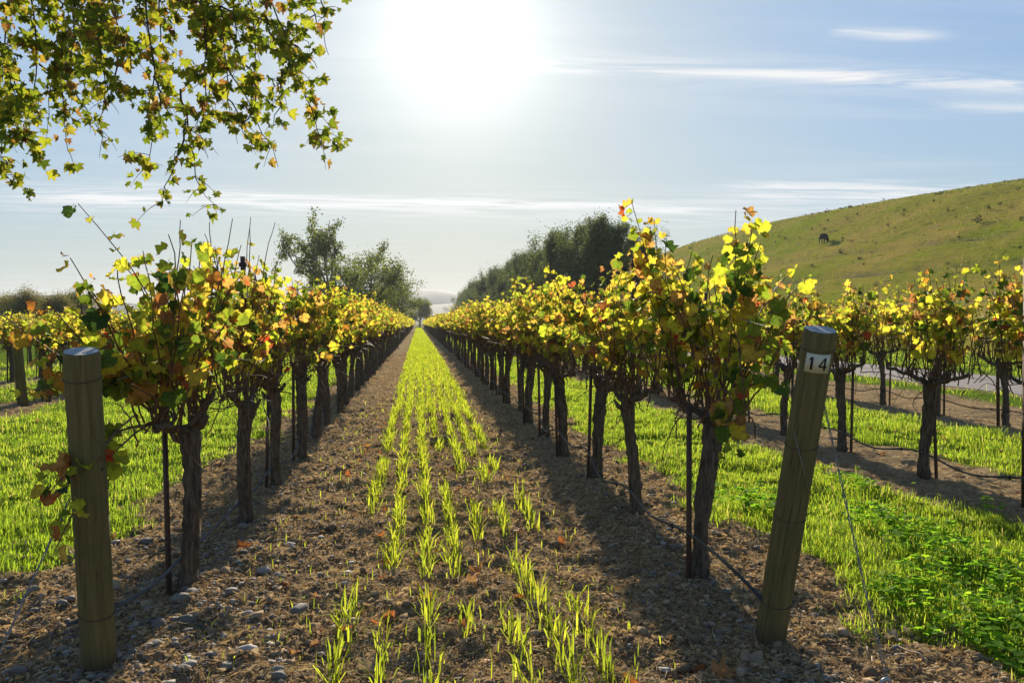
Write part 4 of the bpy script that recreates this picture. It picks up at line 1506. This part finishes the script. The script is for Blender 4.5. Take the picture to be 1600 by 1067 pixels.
def grass_patch(name, label, n, x0, x1, y0, y1, hmin, hmax, mat='grass', p=1.35, wide=1.0):
    x, y = strip_points(n, x0, x1, y0, y1, p)
    keep = rng.random(n) < zone_grass(x, y) ** 1.3 * np.clip(0.95 + 1.5 * vnoise(x + 11, y, 0.6) + 0.8 * vnoise(x, y + 4, 0.16), 0.1, 1)
    x, y = x[keep], y[keep]
    d = np.hypot(x, y)
    h = rng.uniform(hmin, hmax, len(x)) * (1 + 1.1 * vnoise(x, y, 0.5)) * np.clip(0.85 + d / 60, 0, 1.5)
    w = (0.0024 + 0.00050 * d) * rng.uniform(0.6, 1.3, len(x)) * wide
    r_ = np.clip(rng.random(len(x)) * 0.75 + 0.6 * (vnoise(x, y, 1.1) + 0.2), 0, 0.93)
    r_ = np.where(rng.random(len(x)) < 0.06, 0.999, r_)
    h = h * np.where(rng.random(len(x)) < 0.05, 1.7, 1.0)
    b = MB()
    blades(b, rng, x, y, gz(x, y), h, w, 0.9, r_)
    tag(link(name, b.mesh(name, M[mat])), label, 'grass', kind='stuff')


grass_patch('grass', 'lush bright green grass strip left of the alley vines', 170000, -6.3, -1.7, 3.6, 70, 0.025, 0.08)
grass_patch('grass', 'bright grass strip between the first and second right rows', 190000, 2.0, 4.25, 2.4, 70, 0.025, 0.08)
grass_patch('grass', 'sunlit grass strip between the second and third right rows', 55000, 5.2, 7.6, 5.5, 60, 0.03, 0.095)
grass_patch('grass', 'narrow grass verge on both sides of the gravel road', 26000, 10.1, 24, 9, 90, 0.05, 0.12)
grass_patch('grass', 'grass strips among the far left rows', 22000, -14, -7.0, 12, 60, 0.05, 0.12)

# oat seedlings drilled in lines down the alley
sb = MB()
LINES = [-0.34, -0.15, 0.05, 0.22, 0.42, 0.60, 0.78]
for li, lx in enumerate(LINES):
    y = 2.55
    while y < 190:
        d = y
        far = y > 10.2
        gap = vnoise(li * 7.7 + 0.3, y, 0.7) + 0.25 * vnoise(li * 3.1, y, 0.22) + 0.03
        step = (0.075 if y < 10 else 0.05 * (y / 10) ** 1.25)
        if (not far and gap < (0.0 if li in (3, 6) else -0.10)) or (far and gap < -0.33):
            y += step * 1.0
            continue
        nb = rng.integers(4, 9)
        x_ = lx + rng.normal(0, 0.022 if y < 12 else 0.035, nb) + 0.05 * vnoise(li, y, 1.5)
        y_ = y + rng.normal(0, 0.02, nb)
        h = rng.uniform(0.07, 0.21, nb) * (0.9 if not far else 0.72)
        blades(sb, rng, x_, y_, gz(x_, y_), h, (0.0062 + 0.00062 * d) * rng.uniform(.7, 1.3, nb), 0.85 if not far else .6)
        y += step * rng.uniform(0.6, 1.4)
# volunteers between the lines
n = 900
x_, y_ = strip_points(n, -1.0, 1.1, 2.5, 14, 1.2)
blades(sb, rng, x_, y_, gz(x_, y_), rng.uniform(.03, .09, n), (0.004 + 0.0005 * y_), 0.6)
# the far end of the alley closes to a green sward
n = 26000
x_, y_ = strip_points(n, -0.48, 0.95, 12, 200, 1.1)
keep = rng.random(n) < np.clip((y_ - 12) / 30, 0.06, 1) * (0.75 + vnoise(x_, y_, 1.0))
x_, y_ = x_[keep], y_[keep]
blades(sb, rng, x_, y_, gz(x_, y_), rng.uniform(.06, .13, len(x_)), 0.0009 * y_ * rng.uniform(.7, 1.2, len(x_)), 0.5)
tag(link('oat_seedlings', sb.mesh('oat_seedlings', M['seedling'])), 'bright young oat seedlings in drilled lines down the alley', 'seedlings', kind='stuff')

# broad leaved weeds in the right-hand grass
wb = MB()
n = 3600
x_, y_ = rng.uniform(2.3, 4.3, n), 2.8 + 4.2 * rng.random(n)
pm = (vnoise(x_ + 3, y_, 0.7) + 0.5 * vnoise(x_, y_ + 5, 0.25) > 0.02) & (zone_grass(x_, y_) > 0.35)
x_, y_ = x_[pm], y_[pm]
hh = rng.uniform(0.03, 0.13, len(x_)) * (1 + vnoise(x_, y_, 0.6))
z_ = gz(x_, y_) + hh
hexa = np.array([[math.cos(a) * (1 if k % 2 == 0 else .86), math.sin(a) * (1 if k % 2 == 0 else .86), 0.18 if k % 2 else 0.0] for k, a in enumerate(np.arange(8) * math.pi / 4)])
L = np.concatenate([[[0, 0, 0.0]], hexa])
Tt = np.array([(0, 1 + k, 1 + (k + 1) % 8) for k in range(8)])
for part in range(3):
    off = np.array([[math.cos(part * 2.09), math.sin(part * 2.09)]])
    s = rng.uniform(0.011, 0.024, len(x_))
    yaw_ = rng.random(len(x_)) * 6.28
    ox = (np.cos(yaw_) * off[0, 0] - np.sin(yaw_) * off[0, 1]) * s
    oy = (np.sin(yaw_) * off[0, 0] + np.cos(yaw_) * off[0, 1]) * s
    nr = np.stack([rng.normal(0, .5, len(x_)), rng.normal(.25, .5, len(x_)), np.ones(len(x_))], -1)
    X, Y, Z = frames(rng, np.stack([np.cos(yaw_), np.sin(yaw_), 0 * yaw_], -1), nr)
    C = np.stack([x_ + ox, y_ + oy, z_], -1)
    V = C[:, None, :] + s[:, None, None] * (L[None, :, 0:1] * X[:, None, :] + L[None, :, 1:2] * Y[:, None, :] + L[None, :, 2:3] * Z[:, None, :])
    o = (np.arange(len(x_)) * 9)[:, None, None]
    wb.add(V.reshape(-1, 3), (Tt[None] + o).reshape(-1, 3), None, np.repeat(rng.random(len(x_)), 9), np.tile([.4] + [1.0] * 8, len(x_)))
blades(wb, rng, x_, y_, gz(x_, y_), hh, np.full(len(x_), 0.003), 0.05)
tag(link('weeds', wb.mesh('weeds', M['clover'])), 'low round leaved weeds in the grass right of the numbered post', 'weeds', kind='stuff')

# ------------------------------------------------------------------ litter, clods, gravel, stones, fallen leaves
def soil_pts(n, x0, x1, y0, y1, p=1.5):
    x, y = strip_points(n, x0, x1, y0, y1, p)
    k = rng.random(n) > zone_grass(x, y) * 0.93
    return x[k], y[k]


def straws(b, n, x0, x1, y0, y1, lmin, lmax, w0, curl=0.3, lift=0.5):
    x, y = soil_pts(n, x0, x1, y0, y1)
    n = len(x)
    d = np.hypot(x, y)
    a = rng.random(n) * 6.283
    L = rng.uniform(lmin, lmax, n)
    w = w0 * (0.6 + d * 0.11) * rng.uniform(.6, 1.4, n)
    tl = rng.normal(0, 0.22, n) * lift
    a2 = a + rng.normal(0, curl, n)
    z = gz(x, y) + 0.006 + np.abs(tl) * L * 0.4
    V = np.zeros((n, 6, 3))
    wx, wy = -np.sin(a) * w / 2, np.cos(a) * w / 2
    p0 = np.stack([x - np.cos(a) * L / 2, y - np.sin(a) * L / 2, z - tl * L / 2], -1)
    p1 = np.stack([x, y, z + rng.uniform(0, .008, n)], -1)
    p2 = np.stack([x + np.cos(a2) * L / 2, y + np.sin(a2) * L / 2, z + tl * L / 2], -1)
    ww = np.stack([wx, wy, w * rng.normal(0, .5, n)], -1)
    V[:, 0], V[:, 1] = p0 - ww * .7, p0 + ww * .7
    V[:, 2], V[:, 3] = p1 - ww, p1 + ww
    V[:, 4], V[:, 5] = p2 - ww * .5, p2 + ww * .5
    k = np.arange(n)[:, None] * 6
    q = np.concatenate([k + np.array([[0, 1, 3, 2]]), k + np.array([[2, 3, 5, 4]])])
    b.add(V.reshape(-1, 3), None, q, np.repeat(rng.random(n), 6))


b = MB()
straws(b, 120000, -2.6, 2.7, 2.4, 36, 0.008, 0.05, 0.0058, 0.7, 1.2)
straws(b, 9000, -2.6, 2.7, 2.4, 20, 0.012, 0.03, 0.0120, 0.5, 1.2)
straws(b, 3500, -2.4, 2.4, 2.4, 16, 0.05, 0.12, 0.0026, 0.3, 0.25)
straws(b, 12000, 3.7, 11, 5, 24, 0.02, 0.09, 0.0042)
straws(b, 5000, -8, -5.6, 12, 24, 0.03, 0.1, 0.005)
tag(link('straw_litter', b.mesh('straw_litter', M['straw'])), 'dead straw and leaf litter strewn on the bare soil', 'litter', kind='stuff')

ico = bmesh.new()
bmesh.ops.create_icosphere(ico, subdivisions=1, radius=1.0)
IV = np.array([v.co[:] for v in ico.verts])
IF = np.array([[v.index for v in f.verts] for f in ico.faces])
ico.free()
ico = bmesh.new()
bmesh.ops.create_icosphere(ico, subdivisions=2, radius=1.0)
IV2 = np.array([v.co[:] for v in ico.verts])
IF2 = np.array([[v.index for v in f.verts] for f in ico.faces])
ico.free()


def lumps(b, x, y, s, flat, jit=0.25, sink=0.2):
    n = len(x)
    a = rng.random(n) * 6.283
    sx = s * rng.uniform(.8, 1.4, n)
    sy = s * rng.uniform(.6, 1.0, n)
    sz = s * flat * rng.uniform(.6, 1.1, n)
    L = IV[None] * (1 + rng.normal(0, jit, (n, len(IV), 1)))
    vx, vy, vz = L[:, :, 0] * sx[:, None], L[:, :, 1] * sy[:, None], L[:, :, 2] * sz[:, None]
    ca, sa = np.cos(a)[:, None], np.sin(a)[:, None]
    V = np.stack([x[:, None] + ca * vx - sa * vy, y[:, None] + sa * vx + ca * vy, (gz(x, y) + sz * (1 - sink) * 0.6)[:, None] + vz], -1)
    o = (np.arange(n) * len(IV))[:, None, None]
    b.add(V.reshape(-1, 3), (IF[None] + o).reshape(-1, 3), None, np.repeat(rng.random(n), len(IV)))


b = MB()
x, y = soil_pts(8000, -2.4, 2.6, 2.4, 15, 1.6)
lumps(b, x, y, rng.gamma(2.0, 0.0045, len(x)) + 0.003, 0.75, 0.28)
tag(link('soil_clods', b.mesh('soil_clods', M['clod'], False)), 'crumbled earth clods on the alley floor', 'soil', kind='stuff')
b = MB()
x1, y1 = soil_pts(6500, -2.4, -0.55, 2.4, 14, 1.6)
k = rng.random(len(x1)) < np.exp(-((x1 + 1.15) / 0.55) ** 2)
x2, y2 = soil_pts(3200, 0.9, 2.4, 2.4, 14, 1.6)
k2 = rng.random(len(x2)) < np.exp(-((x2 - 1.5) / 0.5) ** 2)
x, y = np.concatenate([x1[k], x2[k2]]), np.concatenate([y1[k], y2[k2]])
lumps(b, x, y, rng.gamma(2.0, 0.0035, len(x)) + 0.003, 0.65, 0.16)
x3 = rng.normal(-1.25, .42, 1500)
y3 = 2.5 + 3.2 * rng.random(1500) ** 1.4
lumps(b, x3, y3, rng.gamma(2.4, 0.0042, 1500) + 0.004, 0.62, 0.16)
tag(link('gravel', b.mesh('gravel', M['gravel'], True)), 'small grey river pebbles along both vine rows', 'gravel', kind='stuff')
b = MB()
for k in range(330):
    x, y = strip_points(1, -2.2, 2.4, 2.5, 13, 1.4)
    x, y = float(x[0]), float(y[0])
    a, L = rng.random() * 6.28, rng.uniform(.06, .3)
    p = [np.array([x + math.cos(a) * L * f, y + math.sin(a) * L * f, 0]) for f in np.linspace(-.5, .5, 6)]
    p = np.array(p) + rng.normal(0, .012, (6, 3)) * np.array([1, 1, 0])
    p[:, 2] = gz(p[:, 0], p[:, 1]) + 0.009 + rng.uniform(0, .012, 6)
    b.tube(p, np.linspace(.0045, .0022, 6) * rng.uniform(.6, 1.3), 5, rng.random())
tag(link('dry_prunings', b.mesh('dry_prunings', M['twigs'], True)), 'dry pruned vine twigs lying on the soil', 'twigs', kind='stuff')

STONES = []
for k in range(6):
    rg = np.random.default_rng(500 + k)
    V = IV2.copy()
    dirs = rg.normal(size=(11, 3))
    for d_ in dirs:
        d_ = unit(d_)
        t = np.maximum(V @ d_ - rg.uniform(.45, .8), 0)
        V -= t[:, None] * d_ * 0.95
    V *= 1 + 0.035 * rg.normal(size=(len(V), 1))
    V *= np.array([1.25, .85, .58])
    b = MB()
    b.add(V, IF2, None, 0.0)
    STONES.append(b.mesh('stone', M['stone'], False))

def level(y, ri, x=None):
    side = 'left' if ri == 0 else 'right'
    f = (y - ROWS[ri]['y0']) / STEP
    k = int(math.floor(f))
    t = ''
    if x is not None:
        dx = (x - ROWS[ri]['x']) * (1 if ri == 0 else -1)
        t = 'on the alley side, ' if dx > 0.15 else ('on the grass side, ' if dx < -0.15 else 'in the row line, ')
    if k < 0:
        return t + f'in front of the first {side} vine'
    if f - k < 0.3:
        return t + f'level with the {NUM[k]} {side} vine trunk'
    return t + f'between {side} vines {["one", "two", "three", "four", "five", "six", "seven", "eight", "nine", "ten"][k]} and {["two", "three", "four", "five", "six", "seven", "eight", "nine", "ten", "eleven"][k]}'


def tone(s):
    return 'large' if s > .04 else ('middling' if s > .028 else ('small' if s > .02 else 'tiny'))


spots = [(36, 945, .035), (205, 1030, .03), (345, 888, .028), (270, 1012, .022), (418, 862, .024), (500, 742, .03), (30, 1055, .05), (175, 1028, .03), (1058, 905, .035), (1030, 852, .03)]
for k in range(70):
    if k < len(spots):
        u, v, s = spots[k]
        d = EYE * FPX / (v - 504)
        p = at(u, v, d)
        x, y = p[0], p[1]
    else:
        left = rng.random() < 0.72
        x = rng.normal(-1.0 if left else 1.35, .3)
        y = float(strip_points(1, 0, 1, 2.6, 10.5, 1.3)[1][0])
        s = rng.gamma(3, .0055) + .008
    o = link('stone', STONES[int(rng.integers(0, 6))], None, (x, y, float(gz(x, y)) + s * .25))
    o.scale = (s, s, s)
    o.rotation_euler = (rng.normal(0, .15), rng.normal(0, .15), rng.random() * 6.28)
    if k == 0:
        tag(o, 'rounded grey stone at the left picture edge beside the grass', 'stone', 'stones on the soil')
    elif k == 1:
        tag(o, 'angular brown stone at the right foot of the left end post', 'stone', 'stones on the soil')
    elif x < 0:
        tag(o, f'{tone(s)} river stone {level(y, 0, x)}', 'stone', 'stones on the soil under the left row')
    else:
        tag(o, f'{tone(s)} river stone {level(y, 1, x)}', 'stone', 'stones on the soil under the right row')

FL = {mk: [leaf_mesh(g, 'fallen_leaf', M[mk]) for g in (LEAF_GEO['vine'][:7] + LEAF_GEO['plane'][:5])] for mk in ('fallen_leaf', 'pale_leaf')}


def fallen(u, v, s, mk, label, group=None, tilt=0.5):
    p = at(u, v, EYE * FPX / (v - 504)) if v is not None else u
    x, y = float(p[0]), float(p[1])
    o = link('fallen_leaf', FL[mk][int(rng.integers(0, 12))], None, (x, y, float(gz(x, y)) + 0.018 * s + 0.006))
    o.scale = (s, s, s * rng.uniform(.7, 1.5))
    o.rotation_euler = (rng.normal(0, tilt), rng.normal(0, tilt), rng.random() * 6.28)
    tag(o, label, 'fallen leaf', group)


fallen(576, 1046, 0.75, 'pale_leaf', 'curled tan leaf between seedlings at the bottom edge')
fallen(460, 1018, 0.5, 'fallen_leaf', 'upright rust leaf on the lower left of the alley')
fallen(500, 992, 0.5, 'fallen_leaf', 'orange lit leaf just above the upright rust leaf')
fallen(1172, 1036, 1.0, 'pale_leaf', 'large tan leaf left of the numbered post foot')
fallen(1125, 1058, 0.9, 'fallen_leaf', 'large brown leaf at the bottom edge below the numbered post')
fallen(1046, 995, 0.6, 'fallen_leaf', 'orange leaf in the shade left of the numbered post')
fallen(1090, 1040, 0.6, 'fallen_leaf', 'small orange leaf below the shaded orange leaf')
fallen(382, 862, 0.8, 'fallen_leaf', 'bright orange leaf right of the first left vine')
fallen(748, 905, 0.95, 'fallen_leaf', 'red brown leaf lying between the seedling lines')
fallen(1510, 965, 0.75, 'pale_leaf', 'pale crumpled leaf in the right grass')
fallen(1400, 992, 0.85, 'pale_leaf', 'grey folded leaf at the edge of the right grass')
fallen(1375, 850, 0.7, 'pale_leaf', 'tan leaf half sunk in the right grass strip')
fallen(655, 868, 0.7, 'fallen_leaf', 'orange tan leaf in the middle of the alley')
fallen(690, 845, 0.6, 'fallen_leaf', 'rust leaf right of the middle orange tan leaf')
fallen(840, 820, 0.55, 'fallen_leaf', 'small orange leaf on the right of the seedlings')
fallen(985, 1055, 0.9, 'fallen_leaf', 'brown leaf at the bottom edge in the shade')
for k in range(95):
    x = rng.normal(0.05, .6)
    y = float(strip_points(1, 0, 1, 3.4, 13.5, 1.2)[1][0])
    s_ = rng.uniform(.3, .72)
    li = int(np.argmin([abs(x - q_) for q_ in LINES]))
    wh = f'at the {NUM[li]} seedling line' if -0.5 < x < 0.95 else ('left of the seedlings' if x < 0 else 'right of the seedlings')
    fallen((x, y), None, s_, 'fallen_leaf', f"{'larger' if s_ > .5 else 'small'} rust leaf {wh}, {level(y, 0)}", 'rust leaves on the alley soil')
for k in range(70):
    left = rng.random() < .35
    x = rng.uniform(-5.5, -1.4) if left else rng.uniform(2.0, 7)
    y = rng.uniform(4.5, 13)
    s_, mk_ = rng.uniform(.4, .8), 'fallen_leaf' if rng.random() < .75 else 'pale_leaf'
    fallen((x, y), None, s_, mk_, f"{'larger' if s_ > .62 else 'small'} {'pale' if mk_ == 'pale_leaf' else 'brown'} leaf in the {'left' if left else ('first right' if x < 4.4 else 'second right')} grass strip, {level(y, 0 if left else 1)}", 'brown leaves in the ' + ('left grass' if left else 'right grass'))

# clump of dark earth in the alley
x, y = 0.30, 9.35
V = IV2 * np.array([.16, .13, .085]) * (1 + 0.14 * rng.normal(size=(len(IV2), 1)))
b = MB()
b.add(V, IF2, None, .1)
o = link('earth_clod', b.mesh('earth_clod', M['clod'], False), None, (x, y, float(gz(x, y)) + .03))
tag(o, 'dark lump of earth in the middle of the alley', 'clod')

# ------------------------------------------------------------------ plane tree overhanging from the left
tr = empty('plane_tree', (-7.6, 8.6, 0))
tag(tr, 'plane tree whose green and gold branches hang in from the top left', 'tree')
T0 = np.array([-7.6, 8.6, 0.0])
rg = np.random.default_rng(404)
b = MB()
tp = np.array([T0 + np.array([0.05 * math.sin(z), 0.04 * math.cos(z * 1.3), z]) for z in np.linspace(-.2, 5.4, 14)])
b.tube(tp - T0, np.interp(np.linspace(0, 1, 14), [0, .08, 1], [.38, .28, .2]), 16, rough=1 + .03 * rg.normal(size=(14, 16)))
link('trunk', b.mesh('trunk', M['tree_bark'], True), tr)
LPp, LDp, LSp = [], [], []
# limbs from the trunk, then hanging branches given as picture columns with a depth of their own
limbs = [(tp[11], at(60, -150, 7.6), at(470, -60, 7.4)), (tp[10], at(-120, -20, 7.8), at(180, -90, 7.2)), (tp[12], at(0, -260, 8.6), at(420, -190, 8.8)),
         (tp[9], at(-160, 60, 8.4), at(20, 90, 8.0)), (tp[13], np.array([-7, 10, 8]), np.array([-6, 12, 9.0])), (tp[13], np.array([-9, 9, 8]), np.array([-11, 8, 8.6])),
         (tp[12], np.array([-8.5, 7, 7.5]), np.array([-9.5, 4.5, 8.0])), (tp[13], np.array([-7, 8.2, 8]), np.array([-5.5, 8.0, 9.4]))]
limb_pts = []
for p0, p1, p2 in limbs:
    p = bez(np.array(p0), np.array(p1), np.array(p2), 14)
    p[1:] += rg.normal(0, .03, (13, 3))
    limb_pts.append(p)
    bb = MB()
    bb.tube(p - T0, np.linspace(.085, .018, 14), 8, cap=True)
    link('limb', bb.mesh('limb', M['twig'], True), tr)
hang = [  # start (u,v), end (u,v), depth, leaf density
    ((10, -60), (5, 265), 7.9, 1.2), ((40, -60), (60, 210), 7.6, 1.3), ((70, -50), (110, 235), 7.7, 1.2), ((-30, -40), (30, 150), 7.3, 1.3), ((95, -60), (100, 130), 7.4, 1.3),
    ((120, -60), (150, 90), 7.9, 1.4), ((150, -60), (130, 120), 7.5, 1.3), ((60, 100), (155, 215), 7.6, .45), ((180, -60), (185, 100), 7.2, 1.4), ((210, -60), (240, 110), 7.6, 1.4),
    ((225, -30), (215, 265), 7.5, .9), ((250, -60), (265, 150), 8.0, 1.2), ((285, -60), (282, 215), 7.4, .9), ((282, 140), (335, 320), 7.4, .55), ((290, 190), (268, 318), 7.5, .5),
    ((300, -60), (330, 130), 7.8, 1.3), ((330, -50), (345, 235), 7.6, .7), ((320, 30), (435, 260), 7.5, .65), ((350, -60), (380, 110), 7.3, 1.2), ((375, -60), (410, 170), 7.9, .8),
    ((400, -40), (460, 130), 7.6, .9), ((420, 50), (505, 225), 7.5, .75), ((430, -50), (515, 75), 7.8, .9), ((450, -50), (490, 40), 7.4, .6), ((160, 20), (170, 165), 7.5, .8),
    ((190, 60), (145, 180), 7.5, .5), ((350, 60), (300, 210), 7.6, .55), ((380, 100), (400, 215), 7.7, .55), ((200, -50), (330, 60), 7.7, 1.2), ((20, -40), (170, 40), 7.4, 1.3), ((0, 60), (40, 200), 8.1, 1.0),
    ((240, 120), (250, 215), 7.4, .5), ((330, 130), (375, 200), 7.3, .5), ((460, 60), (500, 110), 7.6, .7), ((440, 110), (430, 190), 7.6, .4), ((230, 0), (370, 40), 7.3, 1.2), ((330, 10), (480, 60), 7.5, 1.0),
    ((-20, 120), (15, 210), 7.6, 1.2), ((100, 60), (95, 190), 7.7, 1.0)]
hb2 = []
for (s, e_, d, dn) in hang:
    p0, p2 = at(s[0], s[1], d), at(e_[0], e_[1], d + rg.normal(0, .35))
    p = bez(p0, (p0 + p2) / 2 + rg.normal(0, .12, 3) + np.array([.06, 0, .1]), p2, 12)
    p[1:] += np.cumsum(rg.normal(0, .018, (11, 3)), axis=0)
    bb = MB()
    bb.tube(p - T0, np.linspace(.011, .003, 12), 5, cap=False)
    L = np.linalg.norm(p[-1] - p[0])
    subs = [p]
    for k in range(int(4 + L * 6)):
        q = p[rg.integers(2, 12)]
        dv_ = np.array([rg.normal(0, .15), rg.normal(0, .2), rg.uniform(-.30, .06)]) * (0.7 + .3 * dn)
        pp = bez(q, q + dv_ * .5 + np.array([0, 0, .06]), q + dv_, 6)
        bb.tube(pp - T0, np.linspace(.004, .0016, 6), 4, cap=False)
        subs.append(pp)
    link('branchlet', bb.mesh('branchlet', M['twig'], True), tr)
    for si, pp in enumerate(subs):
        LL = np.linalg.norm(np.diff(pp, axis=0), axis=1).sum()
        nl_ = max(2, int(LL * 14 * dn)) if si == 0 else max(2, int(LL * 18 * min(dn, 1.0)))
        for k in range(nl_):
            f = rg.uniform(.25, 1.0) if si == 0 else rg.uniform(.3, 1.0)
            q = np.array([np.interp(f, np.linspace(0, 1, len(pp)), pp[:, c_]) for c_ in range(3)])
            a = rg.random() * 6.28
            dr = np.array([math.cos(a), math.sin(a), rg.uniform(-.6, .2)])
            LPp.append(q + dr * rg.uniform(.02, .07))
            LDp.append(dr)
            LSp.append(rg.uniform(.4, 1.1))
LPp, LDp, LSp = np.array(LPp), np.array(LDp), np.array(LSp)
n = len(LPp)
tip = LDp * rg.uniform(.3, 1, (n, 1)) + np.stack([rg.normal(0, .3, n), rg.normal(0, .3, n), -rg.uniform(.3, 1.4, n)], -1)
nrm = np.stack([rg.normal(0, .6, n), rg.normal(0, .6, n), rg.uniform(0, 1, n)], -1) + LDp * .4
X, Y, Z = frames(rg, tip, nrm)
# the leaves that show largest and freest become objects, the rest one mass
vis = np.argsort(-(LSp + 0.25 * (LPp[:, 0] - LPp[:, 0].mean()) + rg.random(n) * .2))
ind, rest = vis[:296], vis[296:]
for k in ind:
    s = float(LSp[k])
    P = LPp[k] - T0
    link('leaf', PL[int(rg.integers(0, 12))], tr, matrix=Matrix(((X[k][0] * s, Y[k][0] * s, Z[k][0] * s, P[0]), (X[k][1] * s, Y[k][1] * s, Z[k][1] * s, P[1]), (X[k][2] * s, Y[k][2] * s, Z[k][2] * s, P[2]), (0, 0, 0, 1))))
b = MB()
add_leaves(b, rg, LEAF_GEO['plane'], LPp[rest] - T0, X[rest], Y[rest], Z[rest], LSp[rest], light=False)
tag(link('foliage', b.mesh('foliage', M['plane_leaf'], True), tr), kind='stuff')
# upper crown, above the picture
cc = np.concatenate([p[5:] for p in limb_pts[2:]])
k = rg.integers(0, len(cc), 2600)
P = cc[k] + rg.normal(0, .75, (2600, 3)) * np.array([1, 1, .7])
up_ = (P - np.array([0, 0, EYE])) @ _up / np.maximum((P - np.array([0, 0, EYE])) @ _fw, .1)
P = P[(533.5 - up_ * FPX < -10) | (P[:, 0] < -7.5)]
n = len(P)
X, Y, Z = frames(rg, np.stack([rg.normal(0, .5, n), rg.normal(0, .5, n), -np.ones(n)], -1), np.stack([rg.normal(0, .6, n), rg.normal(0, .6, n), rg.uniform(0, 1, n)], -1))
b = MB()
add_leaves(b, rg, LEAF_GEO['plane'], P - T0, X, Y, Z, rg.uniform(.8, 1.3, n), light=True)
tag(link('crown', b.mesh('crown', M['plane_leaf']), tr), kind='stuff')
print('plane leaves', len(LPp), 'objects', len(bpy.data.objects))
